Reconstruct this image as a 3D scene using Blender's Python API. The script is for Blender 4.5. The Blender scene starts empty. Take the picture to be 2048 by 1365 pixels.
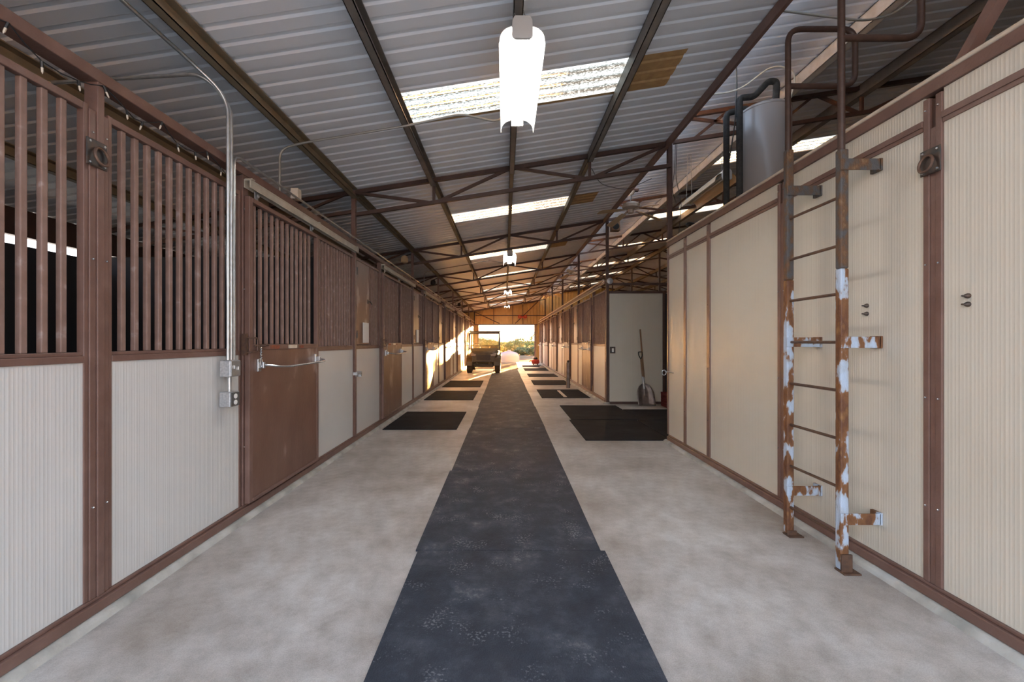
import bpy, math, random
from mathutils import Vector, Matrix
random.seed(7)
S = bpy.context.scene
C = S.collection
R = math.radians
# ------------------------------------------------------------------ camera, world, sun, exposure
H = 1.35
cam = bpy.data.objects.new('camera', bpy.data.cameras.new('camera'))
C.objects.link(cam)
cam.location = (0, 0, H)
cam.rotation_euler = (R(90), 0, 0)
cam.data.sensor_width = 36.0
cam.data.lens = 820.0 / 2048.0 * 36.0
cam.data.shift_x = 14.0 / 2048.0
cam.data.shift_y = 1.5 / 2048.0
cam.data.clip_start = 0.05
cam.data.clip_end = 500
S.camera = cam
S.view_settings.view_transform = 'Standard'
S.view_settings.look = 'None'
S.view_settings.exposure = 1.65
S.view_settings.gamma = 1.0
S.view_settings.use_curve_mapping = False

w = bpy.data.worlds.new('sky'); S.world = w; w.use_nodes = True
nt = w.node_tree; nt.nodes.clear()
wo = nt.nodes.new('ShaderNodeOutputWorld'); wb = nt.nodes.new('ShaderNodeBackground')
tc = nt.nodes.new('ShaderNodeTexCoord'); sp = nt.nodes.new('ShaderNodeSeparateXYZ'); cr = nt.nodes.new('ShaderNodeValToRGB')
nt.links.new(tc.outputs['Generated'], sp.inputs[0]); nt.links.new(sp.outputs['Z'], cr.inputs[0])
cr.color_ramp.elements[0].position = 0.0; cr.color_ramp.elements[0].color = (1.0, 0.94, 0.86, 1)
cr.color_ramp.elements[1].position = 0.6; cr.color_ramp.elements[1].color = (0.55, 0.74, 1.0, 1)
e = cr.color_ramp.elements.new(0.12); e.color = (0.93, 0.94, 1.0, 1)
# golden glow of the low sun around its place in the sky
vd = nt.nodes.new('ShaderNodeVectorMath'); vd.operation = 'DOT_PRODUCT'; vd.inputs[1].default_value = Vector((0.24, 1.0, 0.085)).normalized()
nt.links.new(tc.outputs['Generated'], vd.inputs[0])
mxx = nt.nodes.new('ShaderNodeMath'); mxx.operation = 'MAXIMUM'; mxx.inputs[1].default_value = 0; nt.links.new(vd.outputs['Value'], mxx.inputs[0])
pw = nt.nodes.new('ShaderNodeMath'); pw.operation = 'POWER'; pw.inputs[1].default_value = 22; nt.links.new(mxx.outputs[0], pw.inputs[0])
vs_ = nt.nodes.new('ShaderNodeVectorMath'); vs_.operation = 'SCALE'; vs_.inputs[0].default_value = (7.0, 3.4, .9); nt.links.new(pw.outputs[0], vs_.inputs['Scale'])
va = nt.nodes.new('ShaderNodeVectorMath'); va.operation = 'ADD'; nt.links.new(cr.outputs[0], va.inputs[0]); nt.links.new(vs_.outputs[0], va.inputs[1])
nt.links.new(va.outputs[0], wb.inputs['Color']); wb.inputs['Strength'].default_value = 1.6
nt.links.new(wb.outputs[0], wo.inputs['Surface'])

sun = bpy.data.objects.new('sun', bpy.data.lights.new('sun', 'SUN')); C.objects.link(sun)
sd = Vector((-0.24, -1.0, -0.085)).normalized()
sun.rotation_euler = sd.to_track_quat('-Z', 'Y').to_euler()
sun.location = (12, 60, 8)
sun.data.energy = 420.0; sun.data.angle = R(0.6); sun.data.color = (1.0, 0.52, 0.18)

# ------------------------------------------------------------------ materials
def mat(name, col, rough=0.5, metal=0.0, col2=None, vs=4.0, lo=0.4, hi=0.65, bump=0.0, bs=60.0, stretch=(1, 1, 1), detail=6, spec=None):
    m = bpy.data.materials.new(name); m.use_nodes = True
    n = m.node_tree.nodes; l = m.node_tree.links; b = n['Principled BSDF']
    b.inputs['Base Color'].default_value = (*col, 1); b.inputs['Roughness'].default_value = rough; b.inputs['Metallic'].default_value = metal
    if spec is not None: b.inputs['Specular IOR Level'].default_value = spec
    if col2 is not None or bump:
        t = n.new('ShaderNodeTexCoord'); mp = n.new('ShaderNodeMapping'); mp.inputs['Scale'].default_value = stretch
        g = n.new('ShaderNodeNewGeometry'); l.new(g.outputs['Position'], mp.inputs[0])
    if col2 is not None:
        x = n.new('ShaderNodeTexNoise'); x.inputs['Scale'].default_value = vs; x.inputs['Detail'].default_value = detail
        r = n.new('ShaderNodeValToRGB'); r.color_ramp.elements[0].position = lo; r.color_ramp.elements[1].position = hi
        r.color_ramp.elements[0].color = (*col, 1); r.color_ramp.elements[1].color = (*col2, 1)
        l.new(mp.outputs[0], x.inputs['Vector']); l.new(x.outputs['Fac'], r.inputs[0]); l.new(r.outputs[0], b.inputs['Base Color'])
    if bump:
        y = n.new('ShaderNodeTexNoise'); y.inputs['Scale'].default_value = bs; y.inputs['Detail'].default_value = 4
        bp = n.new('ShaderNodeBump'); bp.inputs['Strength'].default_value = bump; bp.inputs['Distance'].default_value = 0.01
        l.new(mp.outputs[0], y.inputs['Vector']); l.new(y.outputs['Fac'], bp.inputs['Height']); l.new(bp.outputs[0], b.inputs['Normal'])
    return m

def ribbed(name, col, col2, pitch, strength=0.5, rough=0.4, vs=2.0):
    """painted steel skin with fine vertical ribs"""
    m = mat(name, col, rough, 0, col2, vs, 0.45, 0.8)
    n = m.node_tree.nodes; l = m.node_tree.links; b = n['Principled BSDF']
    g = n.new('ShaderNodeNewGeometry'); s = n.new('ShaderNodeSeparateXYZ'); l.new(g.outputs['Position'], s.inputs[0])
    a = n.new('ShaderNodeMath'); a.operation = 'ADD'; l.new(s.outputs['X'], a.inputs[0]); l.new(s.outputs['Y'], a.inputs[1])
    def wave(p):
        k = n.new('ShaderNodeMath'); k.operation = 'MULTIPLY'; k.inputs[1].default_value = 2 * math.pi / p; l.new(a.outputs[0], k.inputs[0])
        q = n.new('ShaderNodeMath'); q.operation = 'SINE'; l.new(k.outputs[0], q.inputs[0])
        u = n.new('ShaderNodeMath'); u.operation = 'POWER'; u.inputs[1].default_value = 5
        z = n.new('ShaderNodeMath'); z.operation = 'ABSOLUTE'; l.new(q.outputs[0], z.inputs[0]); l.new(z.outputs[0], u.inputs[0])
        return u
    w1 = wave(pitch * 2); w2 = wave(pitch * 5.3)
    c = n.new('ShaderNodeMath'); c.operation = 'ADD'; l.new(w1.outputs[0], c.inputs[0]); l.new(w2.outputs[0], c.inputs[1])
    bp = n.new('ShaderNodeBump'); bp.inputs['Strength'].default_value = strength; bp.inputs['Distance'].default_value = 0.003
    l.new(c.outputs[0], bp.inputs['Height']); l.new(bp.outputs[0], b.inputs['Normal'])
    return m

def ramp3(name, stops, vs, rough=0.8, bump=0.2, bs=80, stretch=(1, 1, 1), detail=8):
    m = mat(name, stops[0][1], rough, 0, stops[-1][1], vs, stops[0][0], stops[-1][0], bump, bs, stretch, detail)
    r = [q for q in m.node_tree.nodes if q.type == 'VALTORGB'][0].color_ramp
    for p, c in stops[1:-1]:
        e = r.elements.new(p); e.color = (*c, 1)
    return m

M = {}
M['brown'] = mat('brown_paint', (0.160, 0.088, 0.068), 0.42, 0, (0.20, 0.115, 0.092), 9, 0.45, 0.75, 0.12, 60)
M['brown_dark'] = mat('dark_brown_paint', (0.07, 0.036, 0.027), 0.5, 0, (0.10, 0.05, 0.035), 9, 0.45, 0.75)
M['door'] = ramp3('scuffed_brown_sheet', [(0.35, (0.145, 0.075, 0.052)), (0.60, (0.175, 0.095, 0.068)), (0.70, (0.33, 0.24, 0.20))], 5.0, 0.42, 0.15, 40, (1, 1, 0.45))
M['bar'] = ramp3('worn_brown_bar', [(0.4, (0.21, 0.128, 0.100)), (0.62, (0.25, 0.158, 0.128)), (0.76, (0.38, 0.29, 0.26))], 14.0, 0.55, 0.1, 60)
M['panel'] = ribbed('off_white_ribbed_steel', (0.60, 0.59, 0.57), (0.57, 0.555, 0.535), 0.0155, 0.16)
M['panel_cream'] = ribbed('cream_ribbed_steel', (0.60, 0.555, 0.47), (0.57, 0.52, 0.43), 0.0165, 0.16)
M['curb'] = ramp3('curb_concrete', [(0.35, (0.30, 0.29, 0.26)), (0.55, (0.44, 0.42, 0.38)), (0.8, (0.56, 0.56, 0.54))], 5, 0.9, 0.4, 40)
M['roof'] = mat('pale_roof_sheet', (0.84, 0.84, 0.86), 0.33, 0.0, (0.76, 0.745, 0.75), 1.4, 0.35, 0.75, 0.05, 20)
M['amber'] = mat('amber_fibreglass', (0.52, 0.31, 0.13), 0.5, 0, (0.42, 0.24, 0.10), 14, 0.4, 0.7)
M['purlin'] = mat('primer_grey_steel', (0.17, 0.145, 0.125), 0.5, 0.2, (0.23, 0.20, 0.17), 8, 0.4, 0.7)
M['purlin_tan'] = mat('dusty_tan_steel', (0.25, 0.19, 0.12), 0.6, 0.0, (0.19, 0.145, 0.09), 8, 0.4, 0.7)
M['purlin_pale'] = mat('pale_galvanised_steel', (0.55, 0.53, 0.50), 0.4, 0.3, (0.42, 0.38, 0.33), 8, 0.4, 0.7)
M['galv'] = mat('galvanised_conduit', (0.55, 0.56, 0.56), 0.3, 0.75, (0.42, 0.42, 0.42), 20, 0.4, 0.7)
M['galv_dull'] = mat('dull_galvanised', (0.30, 0.28, 0.25), 0.5, 0.5)
M['track'] = mat('cream_track_paint', (0.50, 0.45, 0.37), 0.5, 0, (0.38, 0.33, 0.26), 10, 0.4, 0.7)
M['pipe_cream'] = mat('cream_pipe', (0.66, 0.56, 0.45), 0.5, 0, (0.55, 0.45, 0.35), 12)
M['black'] = mat('black_plastic', (0.012, 0.012, 0.013), 0.5)
M['blackfoam'] = mat('black_pipe_foam', (0.02, 0.019, 0.018), 0.8, 0, (0.035, 0.033, 0.03), 30, 0.4, 0.7, 0.4, 90)
M['iron'] = mat('dark_iron', (0.06, 0.058, 0.058), 0.45, 0.6, (0.12, 0.08, 0.06), 18)
M['chrome'] = mat('bright_zinc', (0.62, 0.64, 0.66), 0.25, 0.85)
M['tank'] = mat('grey_enamel', (0.27, 0.245, 0.235), 0.28)
M['white'] = mat('white_enamel', (0.80, 0.78, 0.75), 0.35)
M['paper'] = mat('white_paper', (0.75, 0.74, 0.72), 0.6)
M['grey_box'] = mat('grey_box_enamel', (0.36, 0.36, 0.37), 0.4, 0.5, (0.5, 0.5, 0.5), 60)
M['darkwall'] = mat('shade_dark_stall_boards', (0.030, 0.029, 0.034), 0.8, 0, (0.045, 0.042, 0.045), 3, 0.4, 0.7, 0, 1, (1, 1, .2))  # shade inside the stalls is put into this near-black colour
M['plywood'] = mat('plywood', (0.25, 0.16, 0.09), 0.7, 0, (0.32, 0.22, 0.13), 3, 0.4, 0.7, 0, 1, (1, 6, 1))
M['rust'] = ramp3('rust_and_old_paint', [(0.40, (0.42, 0.50, 0.62)), (0.47, (0.38, 0.42, 0.48)), (0.50, (0.20, 0.085, 0.03)), (0.62, (0.11, 0.04, 0.018)), (0.75, (0.30, 0.15, 0.05))], 13.0, 0.6, 0.5, 70, (1, 1, 0.45))
M['rust_dark'] = ramp3('weathered_rust', [(0.42, (0.075, 0.07, 0.07)), (0.52, (0.09, 0.055, 0.035)), (0.62, (0.13, 0.06, 0.025)), (0.78, (0.27, 0.17, 0.09))], 22.0, 0.65, 0.5, 90, (1, 1, 0.6))
M['tubebrown'] = mat('chipped_brown_tube', (0.055, 0.027, 0.018), 0.5, 0, (0.085, 0.045, 0.03), 20, 0.5, 0.75)
M['fan'] = mat('almond_fan_enamel', (0.50, 0.42, 0.34), 0.4)
M['blade'] = mat('almond_fan_blade', (0.55, 0.40, 0.24), 0.5)
M['wood'] = mat('ash_handle', (0.22, 0.12, 0.06), 0.55, 0, (0.30, 0.17, 0.09), 6, .4, .7, 0, 1, (8, 8, 1))
M['scoop'] = mat('dull_aluminium_scoop', (0.26, 0.21, 0.19), 0.42, 0.6, (0.18, 0.14, 0.12), 10)
M['red'] = mat('red_plastic', (0.60, 0.05, 0.025), 0.45)
M['crate'] = mat('dark_red_crate', (0.16, 0.015, 0.015), 0.5)
M['gable'] = mat('glow_tan_corrugated_sheet', (0.62, 0.40, 0.15), 0.5, 0, (0.55, 0.34, 0.12), 3)  # warm glow of the far end put into the sheet's colour
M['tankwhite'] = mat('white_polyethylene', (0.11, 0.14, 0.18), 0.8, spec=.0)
M['tyre'] = mat('tyre_rubber', (0.035, 0.028, 0.02), 0.85, 0, (0.06, 0.045, 0.03), 20)
M['body'] = mat('dusty_olive_plastic', (0.032, 0.026, 0.013), 0.4, 0, (0.055, 0.043, 0.022), 6)
M['seat'] = mat('black_vinyl', (0.03, 0.028, 0.026), 0.5)
M['ground'] = ramp3('dry_ground', [(0.35, (0.10, 0.07, 0.045)), (0.6, (0.15, 0.105, 0.07)), (0.8, (0.20, 0.15, 0.10))], 1.5, 0.95, 0.3, 20)
M['leaf'] = mat('grey_green_leaves', (0.05, 0.075, 0.05), 0.7, 0, (0.11, 0.12, 0.06), 1.3, 0.4, 0.65)
M['leaf_gold'] = mat('sun_bleached_leaves', (0.17, 0.16, 0.07), 0.7, 0, (0.12, 0.13, 0.06), 1.3, 0.4, 0.65)
M['bark'] = mat('bark', (0.10, 0.07, 0.05), 0.9)
M['lens'] = mat('headlight_lens', (0.20, 0.18, 0.15), 0.2)
for q in ('ground', 'leaf', 'leaf_gold'): M[q].node_tree.nodes['Principled BSDF'].inputs['Specular IOR Level'].default_value = 0.0
M['cloth'] = mat('pale_cloth', (0.55, 0.50, 0.45), 0.9)

def glassy(name, col, fac=0.85):
    m = bpy.data.materials.new(name); m.use_nodes = True; n = m.node_tree.nodes; l = m.node_tree.links; n.remove(n['Principled BSDF'])
    a = n.new('ShaderNodeBsdfTransparent'); a.inputs[0].default_value = (*col, 1); g = n.new('ShaderNodeBsdfGlossy'); g.inputs['Roughness'].default_value = .1
    x = n.new('ShaderNodeMixShader'); x.inputs[0].default_value = 1 - fac; l.new(a.outputs[0], x.inputs[1]); l.new(g.outputs[0], x.inputs[2]); l.new(x.outputs[0], n['Material Output'].inputs[0])
    return m
M['windshield'] = glassy('scratched_windshield', (0.92, 0.88, 0.78))
def emit(name, col, st):
    m = bpy.data.materials.new(name); m.use_nodes = True; b = m.node_tree.nodes['Principled BSDF']
    b.inputs['Base Color'].default_value = (.8, .8, .8, 1); b.inputs['Emission Color'].default_value = (*col, 1); b.inputs['Emission Strength'].default_value = st
    return m
M['tube'] = emit('fluorescent_tube', (1.0, 0.97, 0.93), 20.0)

# skylight: mottled translucent fibreglass
def skylight_mat():
    m = bpy.data.materials.new('mottled_fibreglass'); m.use_nodes = True; n = m.node_tree.nodes; l = m.node_tree.links; n.remove(n['Principled BSDF'])
    g = n.new('ShaderNodeNewGeometry'); mp = n.new('ShaderNodeMapping'); mp.inputs['Scale'].default_value = (1, 2.2, 1); l.new(g.outputs['Position'], mp.inputs[0])
    x = n.new('ShaderNodeTexNoise'); x.inputs['Scale'].default_value = 42; x.inputs['Detail'].default_value = 5; l.new(mp.outputs[0], x.inputs['Vector'])
    s = n.new('ShaderNodeSeparateXYZ'); l.new(g.outputs['Position'], s.inputs[0])
    k = n.new('ShaderNodeMath'); k.operation = 'MULTIPLY'; k.inputs[1].default_value = 2 * math.pi / 0.15; l.new(s.outputs['Y'], k.inputs[0])
    q = n.new('ShaderNodeMath'); q.operation = 'SINE'; l.new(k.outputs[0], q.inputs[0])
    ma = n.new('ShaderNodeMath'); ma.operation = 'MULTIPLY_ADD'; ma.inputs[1].default_value = 0.10; l.new(q.outputs[0], ma.inputs[0]); l.new(x.outputs['Fac'], ma.inputs[2])
    r = n.new('ShaderNodeValToRGB'); r.color_ramp.elements[0].position = .40; r.color_ramp.elements[0].color = (0.085, 0.075, 0.055, 1)
    r.color_ramp.elements[1].position = .56; r.color_ramp.elements[1].color = (0.36, 0.335, 0.27, 1); l.new(ma.outputs[0], r.inputs[0])
    t = n.new('ShaderNodeBsdfTranslucent'); l.new(r.outputs[0], t.inputs[0]); tr = n.new('ShaderNodeBsdfTransparent'); l.new(r.outputs[0], tr.inputs[0])
    mx = n.new('ShaderNodeMixShader'); mx.inputs[0].default_value = .25; l.new(t.outputs[0], mx.inputs[1]); l.new(tr.outputs[0], mx.inputs[2]); l.new(mx.outputs[0], n['Material Output'].inputs[0])
    return m
M['skylight'] = skylight_mat()

def floor_mat():
    m = bpy.data.materials.new('worn_concrete'); m.use_nodes = True; n = m.node_tree.nodes; l = m.node_tree.links; b = n['Principled BSDF']
    g = n.new('ShaderNodeNewGeometry')
    def noise(sc, det, ro=.6):
        x = n.new('ShaderNodeTexNoise'); x.inputs['Scale'].default_value = sc; x.inputs['Detail'].default_value = det; x.inputs['Roughness'].default_value = ro
        l.new(g.outputs['Position'], x.inputs['Vector']); return x
    a = noise(1.1, 6); c = noise(9, 8, .7); d = noise(180, 3)
    r1 = n.new('ShaderNodeValToRGB'); r1.color_ramp.elements[0].position = .34; r1.color_ramp.elements[0].color = (.37, .325, .285, 1)
    r1.color_ramp.elements[1].position = .62; r1.color_ramp.elements[1].color = (.60, .575, .55, 1); l.new(a.outputs['Fac'], r1.inputs[0])
    r2 = n.new('ShaderNodeValToRGB'); r2.color_ramp.elements[0].position = .33; r2.color_ramp.elements[0].color = (.62, .59, .56, 1)
    r2.color_ramp.elements[1].position = .6; r2.color_ramp.elements[1].color = (1, 1, 1, 1); l.new(c.outputs['Fac'], r2.inputs[0])
    mx = n.new('ShaderNodeMixRGB'); mx.blend_type = 'MULTIPLY'; mx.inputs[0].default_value = .7; l.new(r1.outputs[0], mx.inputs[1]); l.new(r2.outputs[0], mx.inputs[2])
    r3 = n.new('ShaderNodeValToRGB'); r3.color_ramp.elements[0].position = .3; r3.color_ramp.elements[0].color = (.74, .74, .74, 1)
    r3.color_ramp.elements[1].position = .6; r3.color_ramp.elements[1].color = (1.04, 1.04, 1.04, 1); l.new(d.outputs['Fac'], r3.inputs[0])
    m2 = n.new('ShaderNodeMixRGB'); m2.blend_type = 'MULTIPLY'; m2.inputs[0].default_value = .8; l.new(mx.outputs[0], m2.inputs[1]); l.new(r3.outputs[0], m2.inputs[2])
    l.new(m2.outputs[0], b.inputs['Base Color'])
    rr = n.new('ShaderNodeMapRange'); rr.inputs[1].default_value = .3; rr.inputs[2].default_value = .7; rr.inputs[3].default_value = .42; rr.inputs[4].default_value = .65
    l.new(c.outputs['Fac'], rr.inputs[0]); l.new(rr.outputs[0], b.inputs['Roughness'])
    bp = n.new('ShaderNodeBump'); bp.inputs['Strength'].default_value = .15; bp.inputs['Distance'].default_value = .004; l.new(d.outputs['Fac'], bp.inputs['Height']); l.new(bp.outputs[0], b.inputs['Normal'])
    return m
M['floor'] = floor_mat()
def mat_mat():
    m = ramp3('dusty_rubber', [(0.30, (0.022, 0.027, 0.037)), (0.50, (0.038, 0.045, 0.060)), (0.60, (0.065, 0.073, 0.090)), (0.70, (0.18, 0.19, 0.21))], 3.1, 0.75, 0.5, 140, (1, 1, 1), 14)
    for q in m.node_tree.nodes:
        if q.type == 'TEX_NOISE' and abs(q.inputs['Scale'].default_value - 3.1) < .01: q.inputs['Roughness'].default_value = .74
    m.node_tree.nodes['Principled BSDF'].inputs['Specular IOR Level'].default_value = .25
    n = m.node_tree.nodes; l = m.node_tree.links; b = n['Principled BSDF']; src = b.inputs['Base Color'].links[0].from_socket
    g = n.new('ShaderNodeNewGeometry'); x = n.new('ShaderNodeTexNoise'); x.inputs['Scale'].default_value = 75; x.inputs['Detail'].default_value = 3; l.new(g.outputs['Position'], x.inputs['Vector'])
    x2 = n.new('ShaderNodeTexNoise'); x2.inputs['Scale'].default_value = 5; x2.inputs['Detail'].default_value = 6; l.new(g.outputs['Position'], x2.inputs['Vector'])
    ad = n.new('ShaderNodeMath'); ad.operation = 'MULTIPLY'; l.new(x.outputs['Fac'], ad.inputs[0]); l.new(x2.outputs['Fac'], ad.inputs[1])
    r = n.new('ShaderNodeValToRGB'); r.color_ramp.elements[0].position = .33; r.color_ramp.elements[0].color = (0, 0, 0, 1); r.color_ramp.elements[1].position = .42; r.color_ramp.elements[1].color = (.75, .75, .75, 1); l.new(ad.outputs[0], r.inputs[0])
    mx = n.new('ShaderNodeMixRGB'); l.new(r.outputs[0], mx.inputs[0]); l.new(src, mx.inputs[1]); mx.inputs[2].default_value = (.20, .21, .23, 1); l.new(mx.outputs[0], b.inputs['Base Color'])
    return m
M['rubber'] = mat_mat()
M['rubber_plain'] = ramp3('clean_rubber', [(0.35, (0.016, 0.016, 0.017)), (0.6, (0.022, 0.022, 0.024)), (0.85, (0.04, 0.04, 0.042))], 3.0, 0.9, 0.4, 140)
M['rubber_plain'].node_tree.nodes['Principled BSDF'].inputs['Specular IOR Level'].default_value = .12

# ------------------------------------------------------------------ mesh helpers
class MB:
    def __init__(s): s.v = []; s.f = []
    def add(s, v, f):
        o = len(s.v); s.v += [tuple(p) for p in v]; s.f += [tuple(i + o for i in q) for q in f]; return s
    def box(s, x0, x1, y0, y1, z0, z1):
        if x0 > x1: x0, x1 = x1, x0
        if y0 > y1: y0, y1 = y1, y0
        return s.add([(x0, y0, z0), (x1, y0, z0), (x1, y1, z0), (x0, y1, z0), (x0, y0, z1), (x1, y0, z1), (x1, y1, z1), (x0, y1, z1)],
                     [(0, 3, 2, 1), (4, 5, 6, 7), (0, 1, 5, 4), (1, 2, 6, 5), (2, 3, 7, 6), (3, 0, 4, 7)])
    def bar(s, p, q, a, b, up=(0, 0, 1)):
        p, q = Vector(p), Vector(q); d = (q - p).normalized(); u = Vector(up)
        if abs(d.dot(u)) > .98: u = Vector((1, 0, 0))
        sx = d.cross(u).normalized() * a / 2; sy = sx.cross(d).normalized() * b / 2
        v = [p - sx - sy, p + sx - sy, p + sx + sy, p - sx + sy, q - sx - sy, q + sx - sy, q + sx + sy, q - sx + sy]
        return s.add(v, [(0, 1, 2, 3), (7, 6, 5, 4), (0, 4, 5, 1), (1, 5, 6, 2), (2, 6, 7, 3), (3, 7, 4, 0)])
    def tube(s, pts, r, n=8, closed=False):
        P = [Vector(p) for p in pts]; m = len(P); rings = []; prev = None
        for i in range(m):
            a = P[(i - 1) % m] if (i > 0 or closed) else P[i]; b = P[(i + 1) % m] if (i < m - 1 or closed) else P[i]
            d = (b - a).normalized()
            if prev is None:
                u = d.orthogonal().normalized()
            else:
                u = (prev - d * prev.dot(d)).normalized()
            prev = u; wv = d.cross(u); rr = r[i] if isinstance(r, (list, tuple)) else r
            rings.append([P[i] + u * rr * math.cos(2 * math.pi * k / n) + wv * rr * math.sin(2 * math.pi * k / n) for k in range(n)])
        v = [q for g in rings for q in g]; f = []
        for i in range(m if closed else m - 1):
            for k in range(n):
                f.append((i * n + k, i * n + (k + 1) % n, ((i + 1) % m) * n + (k + 1) % n, ((i + 1) % m) * n + k))
        if not closed: f += [tuple(reversed(range(n))), tuple(range((m - 1) * n, m * n))]
        return s.add(v, f)
    def lathe(s, prof, c, n=24, axis='z'):
        v = []; f = []; c = Vector(c)
        for r, h in prof:
            for k in range(n):
                a = 2 * math.pi * k / n
                p = Vector((r * math.cos(a), r * math.sin(a), h))
                if axis == 'y': p = Vector((p.x, p.z, p.y))
                if axis == 'x': p = Vector((p.z, p.y, p.x))
                v.append(c + p)
        m = len(prof)
        for i in range(m - 1):
            for k in range(n): f.append((i * n + k, i * n + (k + 1) % n, (i + 1) * n + (k + 1) % n, (i + 1) * n + k))
        f += [tuple(reversed(range(n))), tuple(range((m - 1) * n, m * n))]
        return s.add(v, f)
    def prism(s, poly, axis, a, b):
        """poly: 2D points in the plane across axis; axis 'x': (y,z), 'y': (x,z), 'z': (x,y)"""
        n = len(poly)
        def P(u, v, t): return (t, u, v) if axis == 'x' else ((u, t, v) if axis == 'y' else (u, v, t))
        v = [P(p[0], p[1], a) for p in poly] + [P(p[0], p[1], b) for p in poly]
        return s.add(v, [tuple(range(n)), tuple(reversed(range(n, 2 * n)))] + [(i, i + n, (i + 1) % n + n, (i + 1) % n) for i in range(n)])
    def grid(s, rows, thick=None):
        m = len(rows); n = len(rows[0]); v = [p for r in rows for p in r]
        return s.add(v, [(i * n + j, i * n + j + 1, (i + 1) * n + j + 1, (i + 1) * n + j) for i in range(m - 1) for j in range(n - 1)])
    def build(s, name, m, parent=None, smooth=False, bevel=0, solid=0, recalc=True):
        me = bpy.data.meshes.new(name); V = s.v
        if parent is not None:
            o0 = wloc(parent)
        else:
            xs = [p[0] for p in V]; ys = [p[1] for p in V]; zs = [p[2] for p in V]
            o0 = Vector(((min(xs) + max(xs)) / 2, (min(ys) + max(ys)) / 2, min(zs)))
        me.from_pydata([(p[0] - o0.x, p[1] - o0.y, p[2] - o0.z) for p in V], [], s.f)
        if recalc:
            import bmesh
            bm = bmesh.new(); bm.from_mesh(me); bmesh.ops.recalc_face_normals(bm, faces=bm.faces); bm.to_mesh(me); bm.free()
        me.materials.append(M[m] if isinstance(m, str) else m)
        if smooth:
            me.polygons.foreach_set('use_smooth', [True] * len(me.polygons))
            try: me.set_sharp_from_angle(angle=R(40))
            except Exception: pass
        o = bpy.data.objects.new(name, me); C.objects.link(o)
        if parent is not None: o.parent = parent
        else: o.location = o0
        if solid:
            k = o.modifiers.new('thickness', 'SOLIDIFY'); k.thickness = solid; k.offset = 0
        if bevel:
            k = o.modifiers.new('edges', 'BEVEL'); k.width = bevel; k.segments = 2; k.limit_method = 'ANGLE'
        return o
def wloc(o):
    v = Vector(o.location)
    while o.parent is not None: o = o.parent; v += Vector(o.location)
    return v
def thing(name, label, cat, loc, group=None):
    o = bpy.data.objects.new(name, None); C.objects.link(o); o.location = loc; o.empty_display_size = .1
    o['label'] = label; o['category'] = cat
    if group: o['group'] = group
    return o
def tag(o, label, cat, group=None, kind=None):
    o['label'] = label; o['category'] = cat
    if group: o['group'] = group
    if kind: o['kind'] = kind
    return o
def struct(o): o['kind'] = 'structure'; return o
def kids(o): return [c for c in bpy.data.objects if c.parent == o]
def dup(root, d, label=None, group=None):
    r = root.copy(); C.objects.link(r); r.location = Vector(root.location) + Vector(d)
    if label: r['label'] = label
    if group: r['group'] = group
    for ch in kids(root):
        c = ch.copy(); C.objects.link(c); c.parent = r
        for g in kids(ch):
            q = g.copy(); C.objects.link(q); q.parent = c
    return r
def rnd(pts, rad=.06, seg=5):
    """round the corners of a polyline"""
    P = [Vector(p) for p in pts]; out = [P[0]]
    for i in range(1, len(P) - 1):
        a = (P[i - 1] - P[i]); b = (P[i + 1] - P[i]); t = min(rad, a.length * .49, b.length * .49)
        p0 = P[i] + a.normalized() * t; p2 = P[i] + b.normalized() * t
        for k in range(seg + 1):
            u = k / seg; out.append(p0 * (1 - u) ** 2 + P[i] * 2 * u * (1 - u) + p2 * u * u)
    out.append(P[-1]); return out
ORD = ['nearest', 'second', 'third', 'fourth', 'fifth', 'sixth', 'seventh', 'eighth', 'ninth']
def nth(i): return ORD[i] if i < len(ORD) else 'far'

PER = 3.45
YG = 26.5            # far gable
YB = -1.2            # open near end
XL, XR = 2.0, 2.2
def ZL(x): return 3.69 + .156 * x
def ZR(x): return 4.02 + .157 * x if x <= 5.95 else 4.02 + .157 * 5.95 - .157 * (x - 5.95)
TR = [5.45 + PER * k for k in range(6)]      # truss lines up to 22.7
XB = -5.45           # outer left wall

# ------------------------------------------------------------------ large structure
f = MB().box(XB - .2, 12.2, -16, YG + .6, -.25, 0)  # slab runs on behind the near end, added to bounce skylight upward
struct(f.build('floor', 'floor'))
# saw-cut joints in the slab
for i, y in enumerate([5.43, 12.3, 19.2]):
    for x0, x1 in ((-1.9, -.6), (.66, 2.1)): pass
g = MB(); n = 24
rows = []
for i in range(n + 1):
    y = YG + .55 + (i / n) ** 2 * 220 + (0 if i == 0 else -.3)
    z = -.02 if i == 0 else -.35
    rows.append([(-150, y, z), (-8, y, z), (8, y, z), (150, y, z)])
struct(g.grid(rows).build('ground', 'ground'))
# ground beside / behind the barn
struct(MB().box(-60, 60, -60, -16.01, -.3, -.05).build('ground', 'ground'))

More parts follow.
